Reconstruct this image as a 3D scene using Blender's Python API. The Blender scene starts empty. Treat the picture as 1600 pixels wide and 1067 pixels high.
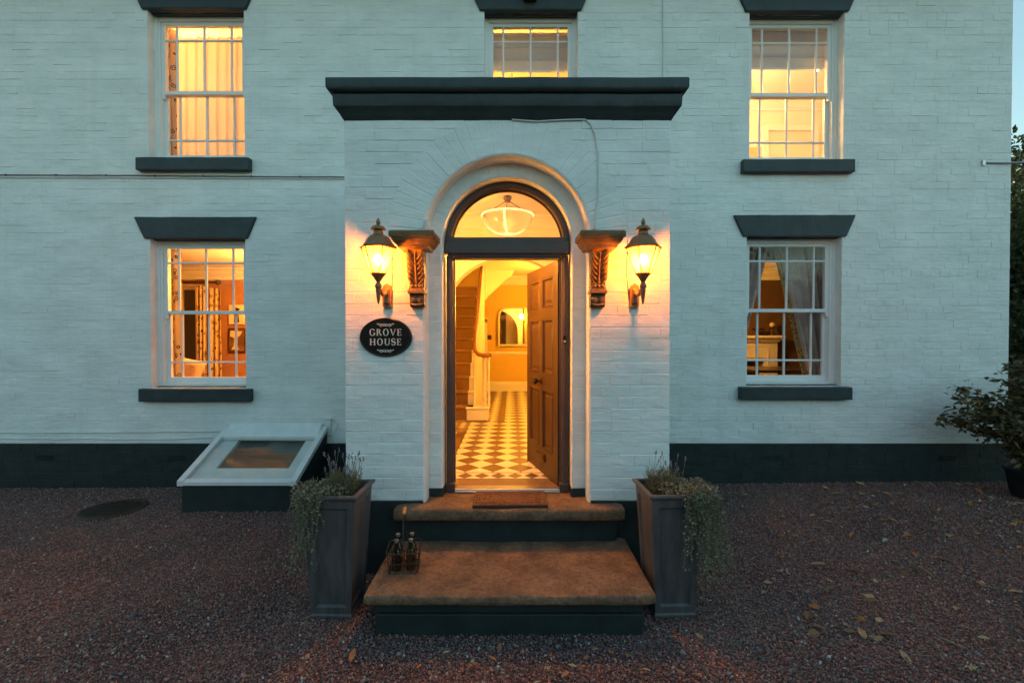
import bpy, bmesh, math, random
import numpy as np
from mathutils import Vector, Matrix, Euler, noise

R = math.radians
random.seed(7)
rng = np.random.default_rng(7)
sc = bpy.context.scene
C = sc.collection

# ------------------------------------------------------------------ camera
CAM_Y, CAM_Z, F = -5.76, 1.88, 711.1
cam = bpy.data.cameras.new('camera')
cam.lens = 16.0
cam.sensor_width = 36.0
cam.clip_start = 0.05
cam.clip_end = 1000
camo = bpy.data.objects.new('camera', cam)
C.objects.link(camo)
camo.location = (0, CAM_Y, CAM_Z)
camo.rotation_euler = (R(90 - 0.68), 0, 0)
sc.camera = camo

# ------------------------------------------------------------------ sky, sun, exposure
SUN_EL, SUN_ROT = 5.0, -35.0
w = bpy.data.worlds.new('World')
sc.world = w
w.use_nodes = True
nt = w.node_tree
bg = nt.nodes['Background']
sky = nt.nodes.new('ShaderNodeTexSky')
sky.sky_type = 'NISHITA'
sky.sun_disc = False
sky.sun_elevation = R(SUN_EL)
sky.sun_rotation = R(SUN_ROT)
sky.air_density = 1.0
sky.dust_density = 2.5
sky.ozone_density = 2.0
tint = nt.nodes.new('ShaderNodeMix')
tint.data_type = 'RGBA'
tint.blend_type = 'MULTIPLY'
tint.inputs[0].default_value = 1.0
tint.inputs[7].default_value = (1.0, 0.985, 0.785, 1)
nt.links.new(sky.outputs[0], tint.inputs[6])
nt.links.new(tint.outputs[2], bg.inputs[0])
bg.inputs[1].default_value = 0.15
sun = bpy.data.lights.new('sun', 'SUN')
sun.energy = 0.12
sun.angle = R(40)
sun.color = (1.0, 0.93, 0.86)
suno = bpy.data.objects.new('sun', sun)
C.objects.link(suno)
# sun direction from the sky texture: rotation 0 = +Y, clockwise seen from above
sd = Vector((math.sin(R(SUN_ROT)) * math.cos(R(SUN_EL)), math.cos(R(SUN_ROT)) * math.cos(R(SUN_EL)), math.sin(R(SUN_EL))))
suno.rotation_euler = sd.to_track_quat('Z', 'Y').to_euler()
suno.location = (0, -20, 20)
vs = sc.view_settings
vs.view_transform = 'Standard'
vs.look = 'None'
vs.exposure = 2.45
vs.gamma = 1.0
vs.use_curve_mapping = False
sc.render.engine = 'CYCLES'
sc.cycles.use_denoising = True
sc.cycles.max_bounces = 8
sc.cycles.diffuse_bounces = 4
sc.cycles.transparent_max_bounces = 24
sc.cycles.sample_clamp_indirect = 6.0
sc.cycles.caustics_reflective = False
sc.cycles.caustics_refractive = False

# ------------------------------------------------------------------ helpers
def PX(px, D):           # photo column -> world x at depth D
    return (px - 800.0) / F * D
def PZ(py, D):           # photo row -> world z at depth D
    return CAM_Z + (525.0 - py) / F * D
def DY(D):               # depth -> world y
    return CAM_Y + D
WALL_D = 5.76            # front wall plane (y = 0)
PORCH_D = 3.60
FY = DY(PORCH_D)         # porch face y
XC = -0.04               # doorway centre line

class MB:
    def __init__(self):
        self.v = []; self.f = []; self.m = []
    def add(self, vs, fs):
        o = len(self.v)
        self.v += [tuple(p) for p in vs]
        self.f += [tuple(i + o for i in f) for f in fs]
        return self
    def box(self, x0, x1, y0, y1, z0, z1):
        return self.add([(x0,y0,z0),(x1,y0,z0),(x1,y1,z0),(x0,y1,z0),(x0,y0,z1),(x1,y0,z1),(x1,y1,z1),(x0,y1,z1)],
                        [(3,2,1,0),(4,5,6,7),(0,1,5,4),(1,2,6,5),(2,3,7,6),(3,0,4,7)])
    def cbox(self, x0, x1, y0, y1, z0, z1, c=0.006):
        # box with chamfered edges all round
        bm = bmesh.new()
        r = bmesh.ops.create_cube(bm, size=1.0)
        for v in bm.verts:
            v.co = Vector(((x0+x1)/2 + v.co.x*(x1-x0), (y0+y1)/2 + v.co.y*(y1-y0), (z0+z1)/2 + v.co.z*(z1-z0)))
        bmesh.ops.bevel(bm, geom=list(bm.edges), offset=c, segments=2, affect='EDGES', profile=0.5)
        bm.verts.index_update()
        self.add([v.co[:] for v in bm.verts], [[v.index for v in f.verts] for f in bm.faces])
        bm.free()
        return self
    def quad(self, a, b, c, d):
        return self.add([a, b, c, d], [(0,1,2,3)])
    def prism(self, poly, axis, a0, a1):
        # poly: 2-D points; extruded along axis 'x','y' or 'z'
        n = len(poly)
        def P(p, a):
            return {'x': (a, p[0], p[1]), 'y': (p[0], a, p[1]), 'z': (p[0], p[1], a)}[axis]
        vs = [P(p, a0) for p in poly] + [P(p, a1) for p in poly]
        fs = [tuple(range(n))[::-1], tuple(range(n, 2*n))]
        for i in range(n):
            j = (i+1) % n
            fs.append((i, j, n+j, n+i))
        return self.add(vs, fs)
    def tube(self, pts, r, n=6, cap=True):
        pts = [Vector(p) for p in pts]
        rs = r if isinstance(r, (list, tuple)) else [r]*len(pts)
        vs = []; fs = []
        up = None
        for i, p in enumerate(pts):
            if i == 0: d = pts[1]-pts[0]
            elif i == len(pts)-1: d = pts[-1]-pts[-2]
            else: d = pts[i+1]-pts[i-1]
            if d.length < 1e-9: d = Vector((0,0,1))
            d.normalize()
            if up is None:
                up = Vector((0,0,1)) if abs(d.z) < .9 else Vector((1,0,0))
            a = d.cross(up)
            if a.length < 1e-6: a = d.cross(Vector((0,1,0)))
            a.normalize(); b = a.cross(d).normalized(); up = b
            for k in range(n):
                t = 2*math.pi*k/n
                vs.append(p + a*math.cos(t)*rs[i] + b*math.sin(t)*rs[i])
        for i in range(len(pts)-1):
            for k in range(n):
                fs.append((i*n+k, i*n+(k+1)%n, (i+1)*n+(k+1)%n, (i+1)*n+k))
        if cap:
            fs.append(tuple(range(n))[::-1]); fs.append(tuple(range((len(pts)-1)*n, len(pts)*n)))
        return self.add(vs, fs)
    def lathe(self, prof, cx=0, cy=0, n=16, a0=0.0, axis='z', sx=1, sy=1):
        # prof: (radius, height)
        vs = []; fs = []
        for r, h in prof:
            for k in range(n):
                t = a0 + 2*math.pi*k/n
                x, y = r*math.cos(t)*sx, r*math.sin(t)*sy
                if axis == 'z': vs.append((cx+x, cy+y, h))
                elif axis == 'y': vs.append((cx+x, h, cy+y))
                else: vs.append((h, cx+x, cy+y))
        m = len(prof)
        for i in range(m-1):
            for k in range(n):
                fs.append((i*n+k, i*n+(k+1)%n, (i+1)*n+(k+1)%n, (i+1)*n+k))
        fs.append(tuple(range(n))[::-1]); fs.append(tuple(range((m-1)*n, m*n)))
        return self.add(vs, fs)
    def ball(self, c, r, n=10, m=6, s=(1,1,1)):
        prof = [(max(1e-4, math.sin(math.pi*i/m))*r, -math.cos(math.pi*i/m)*r) for i in range(m+1)]
        o = len(self.v)
        self.lathe(prof, 0, 0, n)
        for i in range(o, len(self.v)):
            x, y, z = self.v[i]
            self.v[i] = (c[0]+x*s[0], c[1]+y*s[1], c[2]+z*s[2])
        return self
    def xf(self, M):
        self.v = [tuple(M @ Vector(p)) for p in self.v]
        return self
    def mesh(self, name):
        me = bpy.data.meshes.new(name)
        me.from_pydata(self.v, [], self.f)
        me.update()
        return me
    def build(self, name, mat, parent=None, smooth=False, kind=None, loc=None):
        return link(name, self.mesh(name), mat, parent, smooth, kind, loc)

def link(name, me, mat, parent=None, smooth=False, kind=None, loc=None):
    o = bpy.data.objects.new(name, me)
    C.objects.link(o)
    if mat is not None and not me.materials:
        me.materials.append(mat)
    if smooth:
        me.polygons.foreach_set('use_smooth', [True]*len(me.polygons))
    if parent is not None: o.parent = parent
    if kind: o['kind'] = kind
    if loc is not None: o.location = loc
    return o

def autosmooth(o, ang=40):
    # smooth faces, sharp edges above an angle
    me = o.data
    bm = bmesh.new(); bm.from_mesh(me)
    bmesh.ops.recalc_face_normals(bm, faces=bm.faces)
    for f in bm.faces: f.smooth = True
    for e in bm.edges:
        if len(e.link_faces) == 2 and e.calc_face_angle(0) > R(ang): e.smooth = False
    bm.to_mesh(me); bm.free()
    return o

def roughen(o, amp=.003, step=.12, freq=3.0):
    # hand-made look: cut long edges and wander the surface a little
    me = o.data
    bm = bmesh.new(); bm.from_mesh(me)
    xs_ = [v.co.x for v in bm.verts]; x0, x1 = min(xs_), max(xs_)
    x = x0+step
    while x < x1-.02:
        bmesh.ops.bisect_plane(bm, geom=bm.verts[:]+bm.edges[:]+bm.faces[:], plane_co=(x,0,0), plane_no=(1,0,0))
        x += step
    for v in bm.verts:
        p = v.co*freq
        v.co += Vector((noise.noise(p+Vector((9,0,0)))*.5, noise.noise(p+Vector((0,7,0))), noise.noise(p+Vector((0,0,5)))))*amp + Vector((0, noise.noise(p*6), noise.noise(p*6+Vector((3,3,3)))))*amp*.35
    bm.to_mesh(me); bm.free()
    return o
def np_mesh(name, V, Fa, smooth=False):
    me = bpy.data.meshes.new(name)
    V = np.asarray(V, dtype=np.float32); Fa = np.asarray(Fa, dtype=np.int32)
    me.vertices.add(len(V)); me.vertices.foreach_set('co', V.ravel())
    k = Fa.shape[1]
    me.loops.add(Fa.size); me.loops.foreach_set('vertex_index', Fa.ravel())
    me.polygons.add(len(Fa))
    me.polygons.foreach_set('loop_start', np.arange(0, Fa.size, k, dtype=np.int32))
    me.polygons.foreach_set('loop_total', np.full(len(Fa), k, dtype=np.int32))
    if smooth: me.polygons.foreach_set('use_smooth', np.ones(len(Fa), dtype=bool))
    me.update(); me.validate()
    return me

def tag(o, label=None, cat=None, group=None, kind=None):
    if label: o['label'] = label
    if cat: o['category'] = cat
    if group: o['group'] = group
    if kind: o['kind'] = kind
    return o
def thing(name, label, cat, loc=(0,0,0), rz=0, group=None):
    o = bpy.data.objects.new(name, None)
    C.objects.link(o)
    o.empty_display_size = 0.1
    o.location = loc; o.rotation_euler = (0, 0, rz)
    return tag(o, label, cat, group)
def copy_tree(o, parent=None):
    c = o.copy(); C.objects.link(c)
    if parent is not None: c.parent = parent
    for ch in list(o.children): copy_tree(ch, c)
    return c

# ------------------------------------------------------------------ materials
def newmat(name):
    m = bpy.data.materials.new(name); m.use_nodes = True
    m.node_tree.nodes.clear()
    return m, m.node_tree.nodes, m.node_tree.links
def ramp(nodes, stops, interp='LINEAR'):
    r = nodes.new('ShaderNodeValToRGB'); cr = r.color_ramp; cr.interpolation = interp
    while len(cr.elements) < len(stops): cr.elements.new(0.5)
    for e, (p, c) in zip(cr.elements, stops):
        e.position = p; e.color = (c[0], c[1], c[2], 1)
    return r
def pm(name, c1, c2=None, scale=6.0, rough=0.6, bump=0.0, bscale=60.0, bdist=0.004, metallic=0.0, spec=0.35,
       stretch=(1,1,1), lo=0.35, hi=0.65, speck=None, speck_scale=30, speck_lo=.70, coord='pos', b2=0.0, b2scale=12, rvar=0.0, coat=0, streak=None, grain=None):
    m, N, L = newmat(name)
    out = N.new('ShaderNodeOutputMaterial'); p = N.new('ShaderNodeBsdfPrincipled')
    L.new(p.outputs[0], out.inputs[0])
    p.inputs['Roughness'].default_value = rough
    p.inputs['Metallic'].default_value = metallic
    p.inputs['Specular IOR Level'].default_value = spec
    if coat: p.inputs['Coat Weight'].default_value = coat
    if coord == 'pos':
        g = N.new('ShaderNodeNewGeometry'); vec = g.outputs['Position']
    else:
        g = N.new('ShaderNodeTexCoord'); vec = g.outputs['Object']
    mp = N.new('ShaderNodeMapping'); mp.inputs['Scale'].default_value = stretch
    L.new(vec, mp.inputs[0]); vec = mp.outputs[0]
    col = None
    if c2 is not None:
        n = N.new('ShaderNodeTexNoise'); n.inputs['Scale'].default_value = scale; n.inputs['Detail'].default_value = 6
        n.inputs['Roughness'].default_value = 0.6
        L.new(vec, n.inputs['Vector'])
        r = ramp(N, [(lo, c1), (hi, c2)]); L.new(n.outputs[0], r.inputs[0]); col = r.outputs[0]
        if rvar:
            mr = N.new('ShaderNodeMapRange'); mr.inputs[3].default_value = max(.02, rough-rvar); mr.inputs[4].default_value = min(1, rough+rvar)
            L.new(n.outputs[0], mr.inputs[0]); L.new(mr.outputs[0], p.inputs['Roughness'])
    else:
        p.inputs['Base Color'].default_value = (*c1, 1)
    if speck is not None:
        n2 = N.new('ShaderNodeTexNoise'); n2.inputs['Scale'].default_value = speck_scale; n2.inputs['Detail'].default_value = 8
        n2.inputs['Roughness'].default_value = .7
        L.new(vec, n2.inputs['Vector'])
        r2 = ramp(N, [(speck_lo, (0,0,0)), (speck_lo+.04, (1,1,1))]); L.new(n2.outputs[0], r2.inputs[0])
        mx = N.new('ShaderNodeMix'); mx.data_type = 'RGBA'
        L.new(r2.outputs[0], mx.inputs[0])
        if col is not None: L.new(col, mx.inputs[6])
        else: mx.inputs[6].default_value = (*c1, 1)
        mx.inputs[7].default_value = (*speck, 1)
        col = mx.outputs[2]
    if streak is not None:      # rain streaks and damp patches
        ms = N.new('ShaderNodeMapping'); ms.inputs['Scale'].default_value = (7, 7, .5); L.new(g.outputs[0], ms.inputs[0])
        ns = N.new('ShaderNodeTexNoise'); ns.inputs['Scale'].default_value = 1.0; ns.inputs['Detail'].default_value = 7; L.new(ms.outputs[0], ns.inputs['Vector'])
        rs = ramp(N, [(.52, (0,0,0)), (.80, (.20,.20,.20))]); L.new(ns.outputs[0], rs.inputs[0])
        mxs = N.new('ShaderNodeMix'); mxs.data_type = 'RGBA'; L.new(rs.outputs[0], mxs.inputs[0]); L.new(col, mxs.inputs[6]); mxs.inputs[7].default_value = (*streak, 1); col = mxs.outputs[2]
    if grain is not None:       # fine grain and dark pits over the broad colour
        ng = N.new('ShaderNodeTexNoise'); ng.inputs['Scale'].default_value = grain; ng.inputs['Detail'].default_value = 9; ng.inputs['Roughness'].default_value = .8; L.new(vec, ng.inputs['Vector'])
        rg = ramp(N, [(.30, (.35,.33,.31)), (.50, (1,1,1)), (.68, (1.5,1.45,1.4))]); L.new(ng.outputs[0], rg.inputs[0])
        mg = N.new('ShaderNodeMix'); mg.data_type = 'RGBA'; mg.blend_type = 'MULTIPLY'; mg.inputs[0].default_value = 1; L.new(col, mg.inputs[6]); L.new(rg.outputs[0], mg.inputs[7]); col = mg.outputs[2]
    if col is not None: L.new(col, p.inputs['Base Color'])
    nrm = None
    if b2:
        n4 = N.new('ShaderNodeTexNoise'); n4.inputs['Scale'].default_value = b2scale; n4.inputs['Detail'].default_value = 3
        L.new(vec, n4.inputs['Vector'])
        bb = N.new('ShaderNodeBump'); bb.inputs['Strength'].default_value = b2; bb.inputs['Distance'].default_value = 0.02
        L.new(n4.outputs[0], bb.inputs['Height']); nrm = bb.outputs[0]
    if bump:
        n3 = N.new('ShaderNodeTexNoise'); n3.inputs['Scale'].default_value = bscale; n3.inputs['Detail'].default_value = 6
        n3.inputs['Roughness'].default_value = .65
        L.new(vec, n3.inputs['Vector'])
        b = N.new('ShaderNodeBump'); b.inputs['Strength'].default_value = bump; b.inputs['Distance'].default_value = bdist
        L.new(n3.outputs[0], b.inputs['Height'])
        if nrm is not None: L.new(nrm, b.inputs['Normal'])
        nrm = b.outputs[0]
    if nrm is not None: L.new(nrm, p.inputs['Normal'])
    return m
def emat(name, col, strength):
    m, N, L = newmat(name)
    out = N.new('ShaderNodeOutputMaterial'); e = N.new('ShaderNodeEmission')
    e.inputs[0].default_value = (*col, 1); e.inputs[1].default_value = strength
    L.new(e.outputs[0], out.inputs[0]); return m
def glassmat(name, tintc=(.97,.98,.97), rough=0.01, frost=0.0, frostc=(.9,.9,.9), wav=0.0, refl=1.5):
    m, N, L = newmat(name)
    out = N.new('ShaderNodeOutputMaterial')
    t = N.new('ShaderNodeBsdfTransparent'); t.inputs[0].default_value = (*tintc, 1)
    g = N.new('ShaderNodeBsdfGlossy'); g.inputs['Roughness'].default_value = rough
    fr = N.new('ShaderNodeFresnel'); fr.inputs[0].default_value = refl
    mx = N.new('ShaderNodeMixShader')
    geo0 = N.new('ShaderNodeNewGeometry')      # only the front face of the sheet mirrors
    one = N.new('ShaderNodeMath'); one.operation = 'SUBTRACT'; one.inputs[0].default_value = 1.0; L.new(geo0.outputs['Backfacing'], one.inputs[1])
    mul = N.new('ShaderNodeMath'); mul.operation = 'MULTIPLY'; L.new(fr.outputs[0], mul.inputs[0]); L.new(one.outputs[0], mul.inputs[1])
    L.new(mul.outputs[0], mx.inputs[0])
    base = t.outputs[0]
    if frost:
        tr = N.new('ShaderNodeBsdfTranslucent'); tr.inputs[0].default_value = (*frostc, 1)
        m2 = N.new('ShaderNodeMixShader'); m2.inputs[0].default_value = frost
        L.new(t.outputs[0], m2.inputs[1]); L.new(tr.outputs[0], m2.inputs[2]); base = m2.outputs[0]
    L.new(base, mx.inputs[1]); L.new(g.outputs[0], mx.inputs[2]); L.new(mx.outputs[0], out.inputs[0])
    if wav:
        n = N.new('ShaderNodeTexNoise'); n.inputs['Scale'].default_value = 5
        geo = N.new('ShaderNodeNewGeometry'); L.new(geo.outputs['Position'], n.inputs['Vector'])
        b = N.new('ShaderNodeBump'); b.inputs['Strength'].default_value = wav; b.inputs['Distance'].default_value = .02
        L.new(n.outputs[0], b.inputs['Height']); L.new(b.outputs[0], g.inputs['Normal'])
    return m
def clothmat(name, c1, transl=0.5, c2=None, scale=8):
    m, N, L = newmat(name)
    out = N.new('ShaderNodeOutputMaterial')
    d = N.new('ShaderNodeBsdfDiffuse'); t = N.new('ShaderNodeBsdfTranslucent'); mx = N.new('ShaderNodeMixShader')
    mx.inputs[0].default_value = transl
    if c2:
        geo = N.new('ShaderNodeNewGeometry'); n = N.new('ShaderNodeTexNoise'); n.inputs['Scale'].default_value = scale
        L.new(geo.outputs['Position'], n.inputs['Vector']); r = ramp(N, [(.4, c1), (.6, c2)]); L.new(n.outputs[0], r.inputs[0])
        L.new(r.outputs[0], d.inputs[0]); L.new(r.outputs[0], t.inputs[0])
    else:
        d.inputs[0].default_value = (*c1, 1); t.inputs[0].default_value = (*c1, 1)
    L.new(d.outputs[0], mx.inputs[1]); L.new(t.outputs[0], mx.inputs[2]); L.new(mx.outputs[0], out.inputs[0])
    return m
def attrmat(name, stops, rough=.8, attr='rnd', bump=0, transl=0.0):
    # colour from a per-face random attribute
    m, N, L = newmat(name)
    out = N.new('ShaderNodeOutputMaterial'); p = N.new('ShaderNodeBsdfPrincipled')
    p.inputs['Roughness'].default_value = rough; p.inputs['Specular IOR Level'].default_value = .3
    a = N.new('ShaderNodeAttribute'); a.attribute_name = attr
    r = ramp(N, stops); L.new(a.outputs['Fac'], r.inputs[0]); L.new(r.outputs[0], p.inputs['Base Color'])
    if transl:
        t = N.new('ShaderNodeBsdfTranslucent'); L.new(r.outputs[0], t.inputs[0])
        mx = N.new('ShaderNodeMixShader'); mx.inputs[0].default_value = transl
        L.new(p.outputs[0], mx.inputs[1]); L.new(t.outputs[0], mx.inputs[2]); L.new(mx.outputs[0], out.inputs[0])
    else:
        L.new(p.outputs[0], out.inputs[0])
    return m

M = {}
M['paint'] = pm('white_masonry_paint', (.66,.695,.675), (.78,.81,.79), scale=3.0, rough=.55, bump=.6, bscale=26, bdist=.007, stretch=(.55,1,1.3),
                speck=(.34,.31,.27), speck_scale=17, speck_lo=.69, b2=.5, b2scale=11, streak=(.50,.50,.46))
M['plinth'] = pm('dark_green_masonry_paint', (.010,.018,.019), (.017,.028,.029), scale=5, rough=.62, bump=.6, bscale=40, bdist=.006,
                 speck=(.05,.055,.05), speck_scale=18, speck_lo=.69, b2=.4, b2scale=9)
M['trim'] = pm('dark_green_stone_paint', (.022,.036,.040), (.034,.050,.055), scale=5, rough=.5, bump=.45, bscale=35, bdist=.005,
               speck=(.095,.11,.11), speck_scale=16, speck_lo=.665, b2=.45, b2scale=7)
M['sash'] = pm('white_sash_paint', (.74,.76,.75), (.80,.81,.80), scale=4, rough=.35, bump=.1, bscale=50, bdist=.002)
M['frame'] = pm('charcoal_door_paint', (.072,.050,.046), (.088,.062,.056), scale=5, rough=.35, bump=.15, bscale=60, bdist=.002)
M['door'] = pm('brown_door_paint', (.055,.030,.016), (.072,.040,.021), scale=4, rough=.42, bump=.15, bscale=60, bdist=.002)
M['iron'] = pm('dark_iron', (.030,.022,.017), (.055,.038,.026), scale=25, rough=.5, bump=.3, bscale=90, bdist=.002, metallic=.4)
M['bronze'] = pm('weathered_bronze', (.045,.028,.016), (.10,.055,.025), scale=14, rough=.42, bump=.3, bscale=90, bdist=.002, metallic=.6)
M['console'] = pm('gilded_brown_paint', (.19,.12,.052), (.11,.066,.028), scale=16, rough=.42, bump=.3, bscale=70, bdist=.003)
M['lanternmetal'] = pm('bronze_lantern_paint', (.20,.105,.050), (.28,.15,.07), scale=18, rough=.42, bump=.2, bscale=90, bdist=.002, metallic=.25)
M['brass'] = pm('aged_brass', (.35,.22,.08), (.22,.13,.05), scale=20, rough=.3, metallic=.9)
M['stone'] = pm('worn_sandstone', (.075,.046,.030), (.195,.118,.068), scale=6, rough=.85, bump=1.0, bscale=110, bdist=.006, lo=.26, hi=.62,
                speck=(.42,.38,.31), speck_scale=42, speck_lo=.70, b2=.7, b2scale=14, grain=38)
M['lead'] = pm('lead_grey_planter', (.055,.053,.057), (.095,.086,.085), scale=9, rough=.45, bump=.3, bscale=60, bdist=.003, stretch=(2.2,2.2,.5), speck=(.18,.16,.15), speck_scale=12, speck_lo=.70)
M['soil'] = pm('dark_soil', (.02,.014,.010), (.04,.03,.02), scale=40, rough=.95, bump=1, bscale=80, bdist=.01)
M['black'] = pm('black_enamel', (.006,.006,.005), rough=.3, bump=.08, bscale=80, bdist=.001)
M['blackpot'] = pm('black_pot', (.010,.011,.012), (.018,.018,.02), rough=.6)
M['letter'] = pm('cream_lettering', (.74,.68,.62), rough=.45)
M['cable'] = pm('painted_cable', (.58,.61,.60), (.66,.69,.67), rough=.5)
M['cabledark'] = pm('dark_cable', (.10,.085,.075), (.16,.13,.11), rough=.6)
M['alu'] = pm('aluminium_threshold', (.55,.55,.56), (.42,.42,.44), scale=20, rough=.35, metallic=.9, stretch=(.2,4,4))
M['pvc'] = pm('pale_frame_paint', (.60,.62,.62), (.68,.69,.69), rough=.4)
M['wellwhite'] = pm('white_well_lining', (.72,.74,.73), (.62,.65,.64), rough=.6, bump=.2)
M['wood'] = pm('varnished_handrail', (.20,.075,.022), (.30,.12,.035), scale=8, rough=.3, stretch=(6,6,1))
M['cellarbrown'] = pm('cellar_reflection_brown', (.20,.095,.058), (.27,.13,.08), scale=6, rough=.5, stretch=(1,6,6))  # cellar floor, and the sheet standing in for a brown reflection
M['hallwall'] = pm('ochre_hall_wall', (.70,.48,.10), (.73,.51,.12), scale=2, rough=.7, bump=.1, bscale=30)
M['white'] = pm('white_plaster', (.78,.76,.70), (.81,.79,.74), scale=2, rough=.6, bump=.1, bscale=30)
M['carpet'] = pm('brown_stair_carpet', (.22,.13,.055), (.28,.165,.07), scale=60, rough=.95, bump=.6, bscale=300, bdist=.003)
M['tilelight'] = pm('buff_tile', (.70,.66,.52), (.76,.72,.58), scale=9, rough=.32, bump=.1, bscale=40, bdist=.002)
M['tiledark'] = pm('brown_tile', (.13,.075,.035), (.18,.10,.05), scale=9, rough=.34, bump=.1, bscale=40, bdist=.002)
M['quarry'] = pm('brown_quarry_tile', (.15,.095,.06), (.20,.125,.08), scale=9, rough=.4, bump=.1, bscale=40, bdist=.002)
M['grout'] = pm('floor_grout', (.30,.22,.12), (.24,.17,.09), scale=20, rough=.9)
M['roomorange'] = pm('terracotta_wall', (.36,.17,.075), (.40,.19,.085), scale=2, rough=.8)
M['roomdark'] = pm('dark_dining_wall', (.10,.055,.026), (.12,.068,.032), scale=2, rough=.8)
M['roomcream'] = pm('cream_bedroom_wall', (.80,.72,.60), (.83,.75,.63), scale=2, rough=.8)
M['floorboard'] = pm('dark_floor_boards', (.12,.065,.03), (.17,.09,.045), scale=5, rough=.5, stretch=(1,8,1))
M['sheer'] = clothmat('sheer_curtain', (.84,.79,.70), .62)
M['drape'] = clothmat('mauve_grey_drape', (.50,.42,.42), .12, (.56,.48,.47))
M['blind'] = clothmat('grey_white_blind', (.62,.60,.60), .15, (.66,.64,.63), 3)
M['glass'] = glassmat('window_glass', (.95,.96,.95), .015, wav=.14)
M['lampglass'] = glassmat('lantern_glass', (1.0,.86,.62), .08, frost=.42, frostc=(.9,.62,.28))
M['bottleglass'] = glassmat('bottle_glass', (.50,.53,.50), .04, refl=1.8)
M['bowlglass'] = glassmat('pendant_glass', (.92,.90,.84), .15, frost=.88, frostc=(.95,.92,.82))
M['mirror'] = pm('mirror_glass', (.85,.85,.83), rough=.02, metallic=1.0)
M['gilt'] = pm('cream_gilt_frame', (.80,.74,.58), (.68,.58,.40), scale=30, rough=.4)
M['roof'] = pm('slate_roof', (.06,.065,.075), (.09,.095,.10), scale=3, rough=.7, bump=.5, bscale=20)
M['bark'] = pm('tree_bark', (.05,.04,.03), (.09,.07,.05), scale=8, rough=.9, bump=.8, bscale=20, bdist=.02, stretch=(4,4,1))
WARM = (1.0, 0.29, 0.024)

def patterned(name, base, ink, scale=14.0, transl=.3):
    # cloth with round flower print
    m, N, L = newmat(name)
    out = N.new('ShaderNodeOutputMaterial')
    geo = N.new('ShaderNodeNewGeometry'); v = N.new('ShaderNodeTexVoronoi'); v.inputs['Scale'].default_value = scale
    mp = N.new('ShaderNodeMapping'); mp.inputs['Scale'].default_value = (1, .15, .8)
    L.new(geo.outputs['Position'], mp.inputs[0]); L.new(mp.outputs[0], v.inputs['Vector'])
    r = ramp(N, [(0, ink), (.10, ink), (.14, base), (.20, base), (.23, ink), (.30, ink), (.34, base), (1, base)])
    L.new(v.outputs['Distance'], r.inputs[0])
    d = N.new('ShaderNodeBsdfDiffuse'); t = N.new('ShaderNodeBsdfTranslucent'); mx = N.new('ShaderNodeMixShader'); mx.inputs[0].default_value = transl
    L.new(r.outputs[0], d.inputs[0]); L.new(r.outputs[0], t.inputs[0])
    L.new(d.outputs[0], mx.inputs[1]); L.new(t.outputs[0], mx.inputs[2]); L.new(mx.outputs[0], out.inputs[0])
    return m
M['floral'] = patterned('floral_curtain', (.72,.56,.34), (.05,.02,.012))
M['floraltrim'] = patterned('floral_drape_trim', (.42,.25,.10), (.04,.02,.012), 22, .1)

# ------------------------------------------------------------------ setting: the ground
def gz(x, y):
    xx = np.clip(x, -9, 9)
    return 0.007*xx + 0.004*np.sin(x*1.7+y*0.8) + 0.006*np.sin(y*2.1 - x*0.6)*np.clip((-y)/2, 0, 1)
def gzf(x, y): return float(gz(np.float64(x), np.float64(y)))

def gravel_ground_mat():
    m, N, L = newmat('gravel_ground')
    out = N.new('ShaderNodeOutputMaterial'); p = N.new('ShaderNodeBsdfPrincipled'); L.new(p.outputs[0], out.inputs[0])
    p.inputs['Roughness'].default_value = .85; p.inputs['Specular IOR Level'].default_value = .2
    g = N.new('ShaderNodeNewGeometry')
    v = N.new('ShaderNodeTexVoronoi'); v.inputs['Scale'].default_value = 95; L.new(g.outputs['Position'], v.inputs['Vector'])
    s = N.new('ShaderNodeSeparateColor'); L.new(v.outputs['Color'], s.inputs[0])
    r = ramp(N, [(0,(0.047,0.032,0.032)), (.35,(0.116,0.061,0.057)), (.7,(0.194,0.099,0.084)), (.9,(0.259,0.178,0.152)), (1,(0.371,0.355,0.327))])
    L.new(s.outputs[0], r.inputs[0])
    n = N.new('ShaderNodeTexNoise'); n.inputs['Scale'].default_value = .9; n.inputs['Detail'].default_value = 5; L.new(g.outputs['Position'], n.inputs['Vector'])
    r2 = ramp(N, [(.38,(.55,.57,.62)), (.62,(1.15,1.0,.95))]); L.new(n.outputs[0], r2.inputs[0])
    mx = N.new('ShaderNodeMix'); mx.data_type = 'RGBA'; mx.blend_type = 'MULTIPLY'; mx.inputs[0].default_value = 1
    L.new(r.outputs[0], mx.inputs[6]); L.new(r2.outputs[0], mx.inputs[7]); L.new(mx.outputs[2], p.inputs['Base Color'])
    b = N.new('ShaderNodeBump'); b.inputs['Strength'].default_value = .9; b.inputs['Distance'].default_value = .008; b.invert = True
    L.new(v.outputs['Distance'], b.inputs['Height']); L.new(b.outputs[0], p.inputs['Normal'])
    return m
xs = np.concatenate([[-300,-60,-20], np.arange(-9, 9.01, .25), [20,60,300]])
ys = np.concatenate([[-300,-60,-20], np.arange(-7, 1.01, .25), [8,20,60,300]])
XX, YY = np.meshgrid(xs, ys)
ZZ = gz(XX, YY) - .004
nx, ny = len(xs), len(ys)
idx = np.arange(nx*ny).reshape(ny, nx)
Fq = np.stack([idx[:-1,:-1], idx[:-1,1:], idx[1:,1:], idx[1:,:-1]], -1).reshape(-1, 4)
ground = link('ground', np_mesh('ground', np.stack([XX, YY, ZZ], -1).reshape(-1,3), Fq, True), gravel_ground_mat())
tag(ground, 'reddish brown gravel drive in front of the white house', 'gravel drive', kind='structure')

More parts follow.
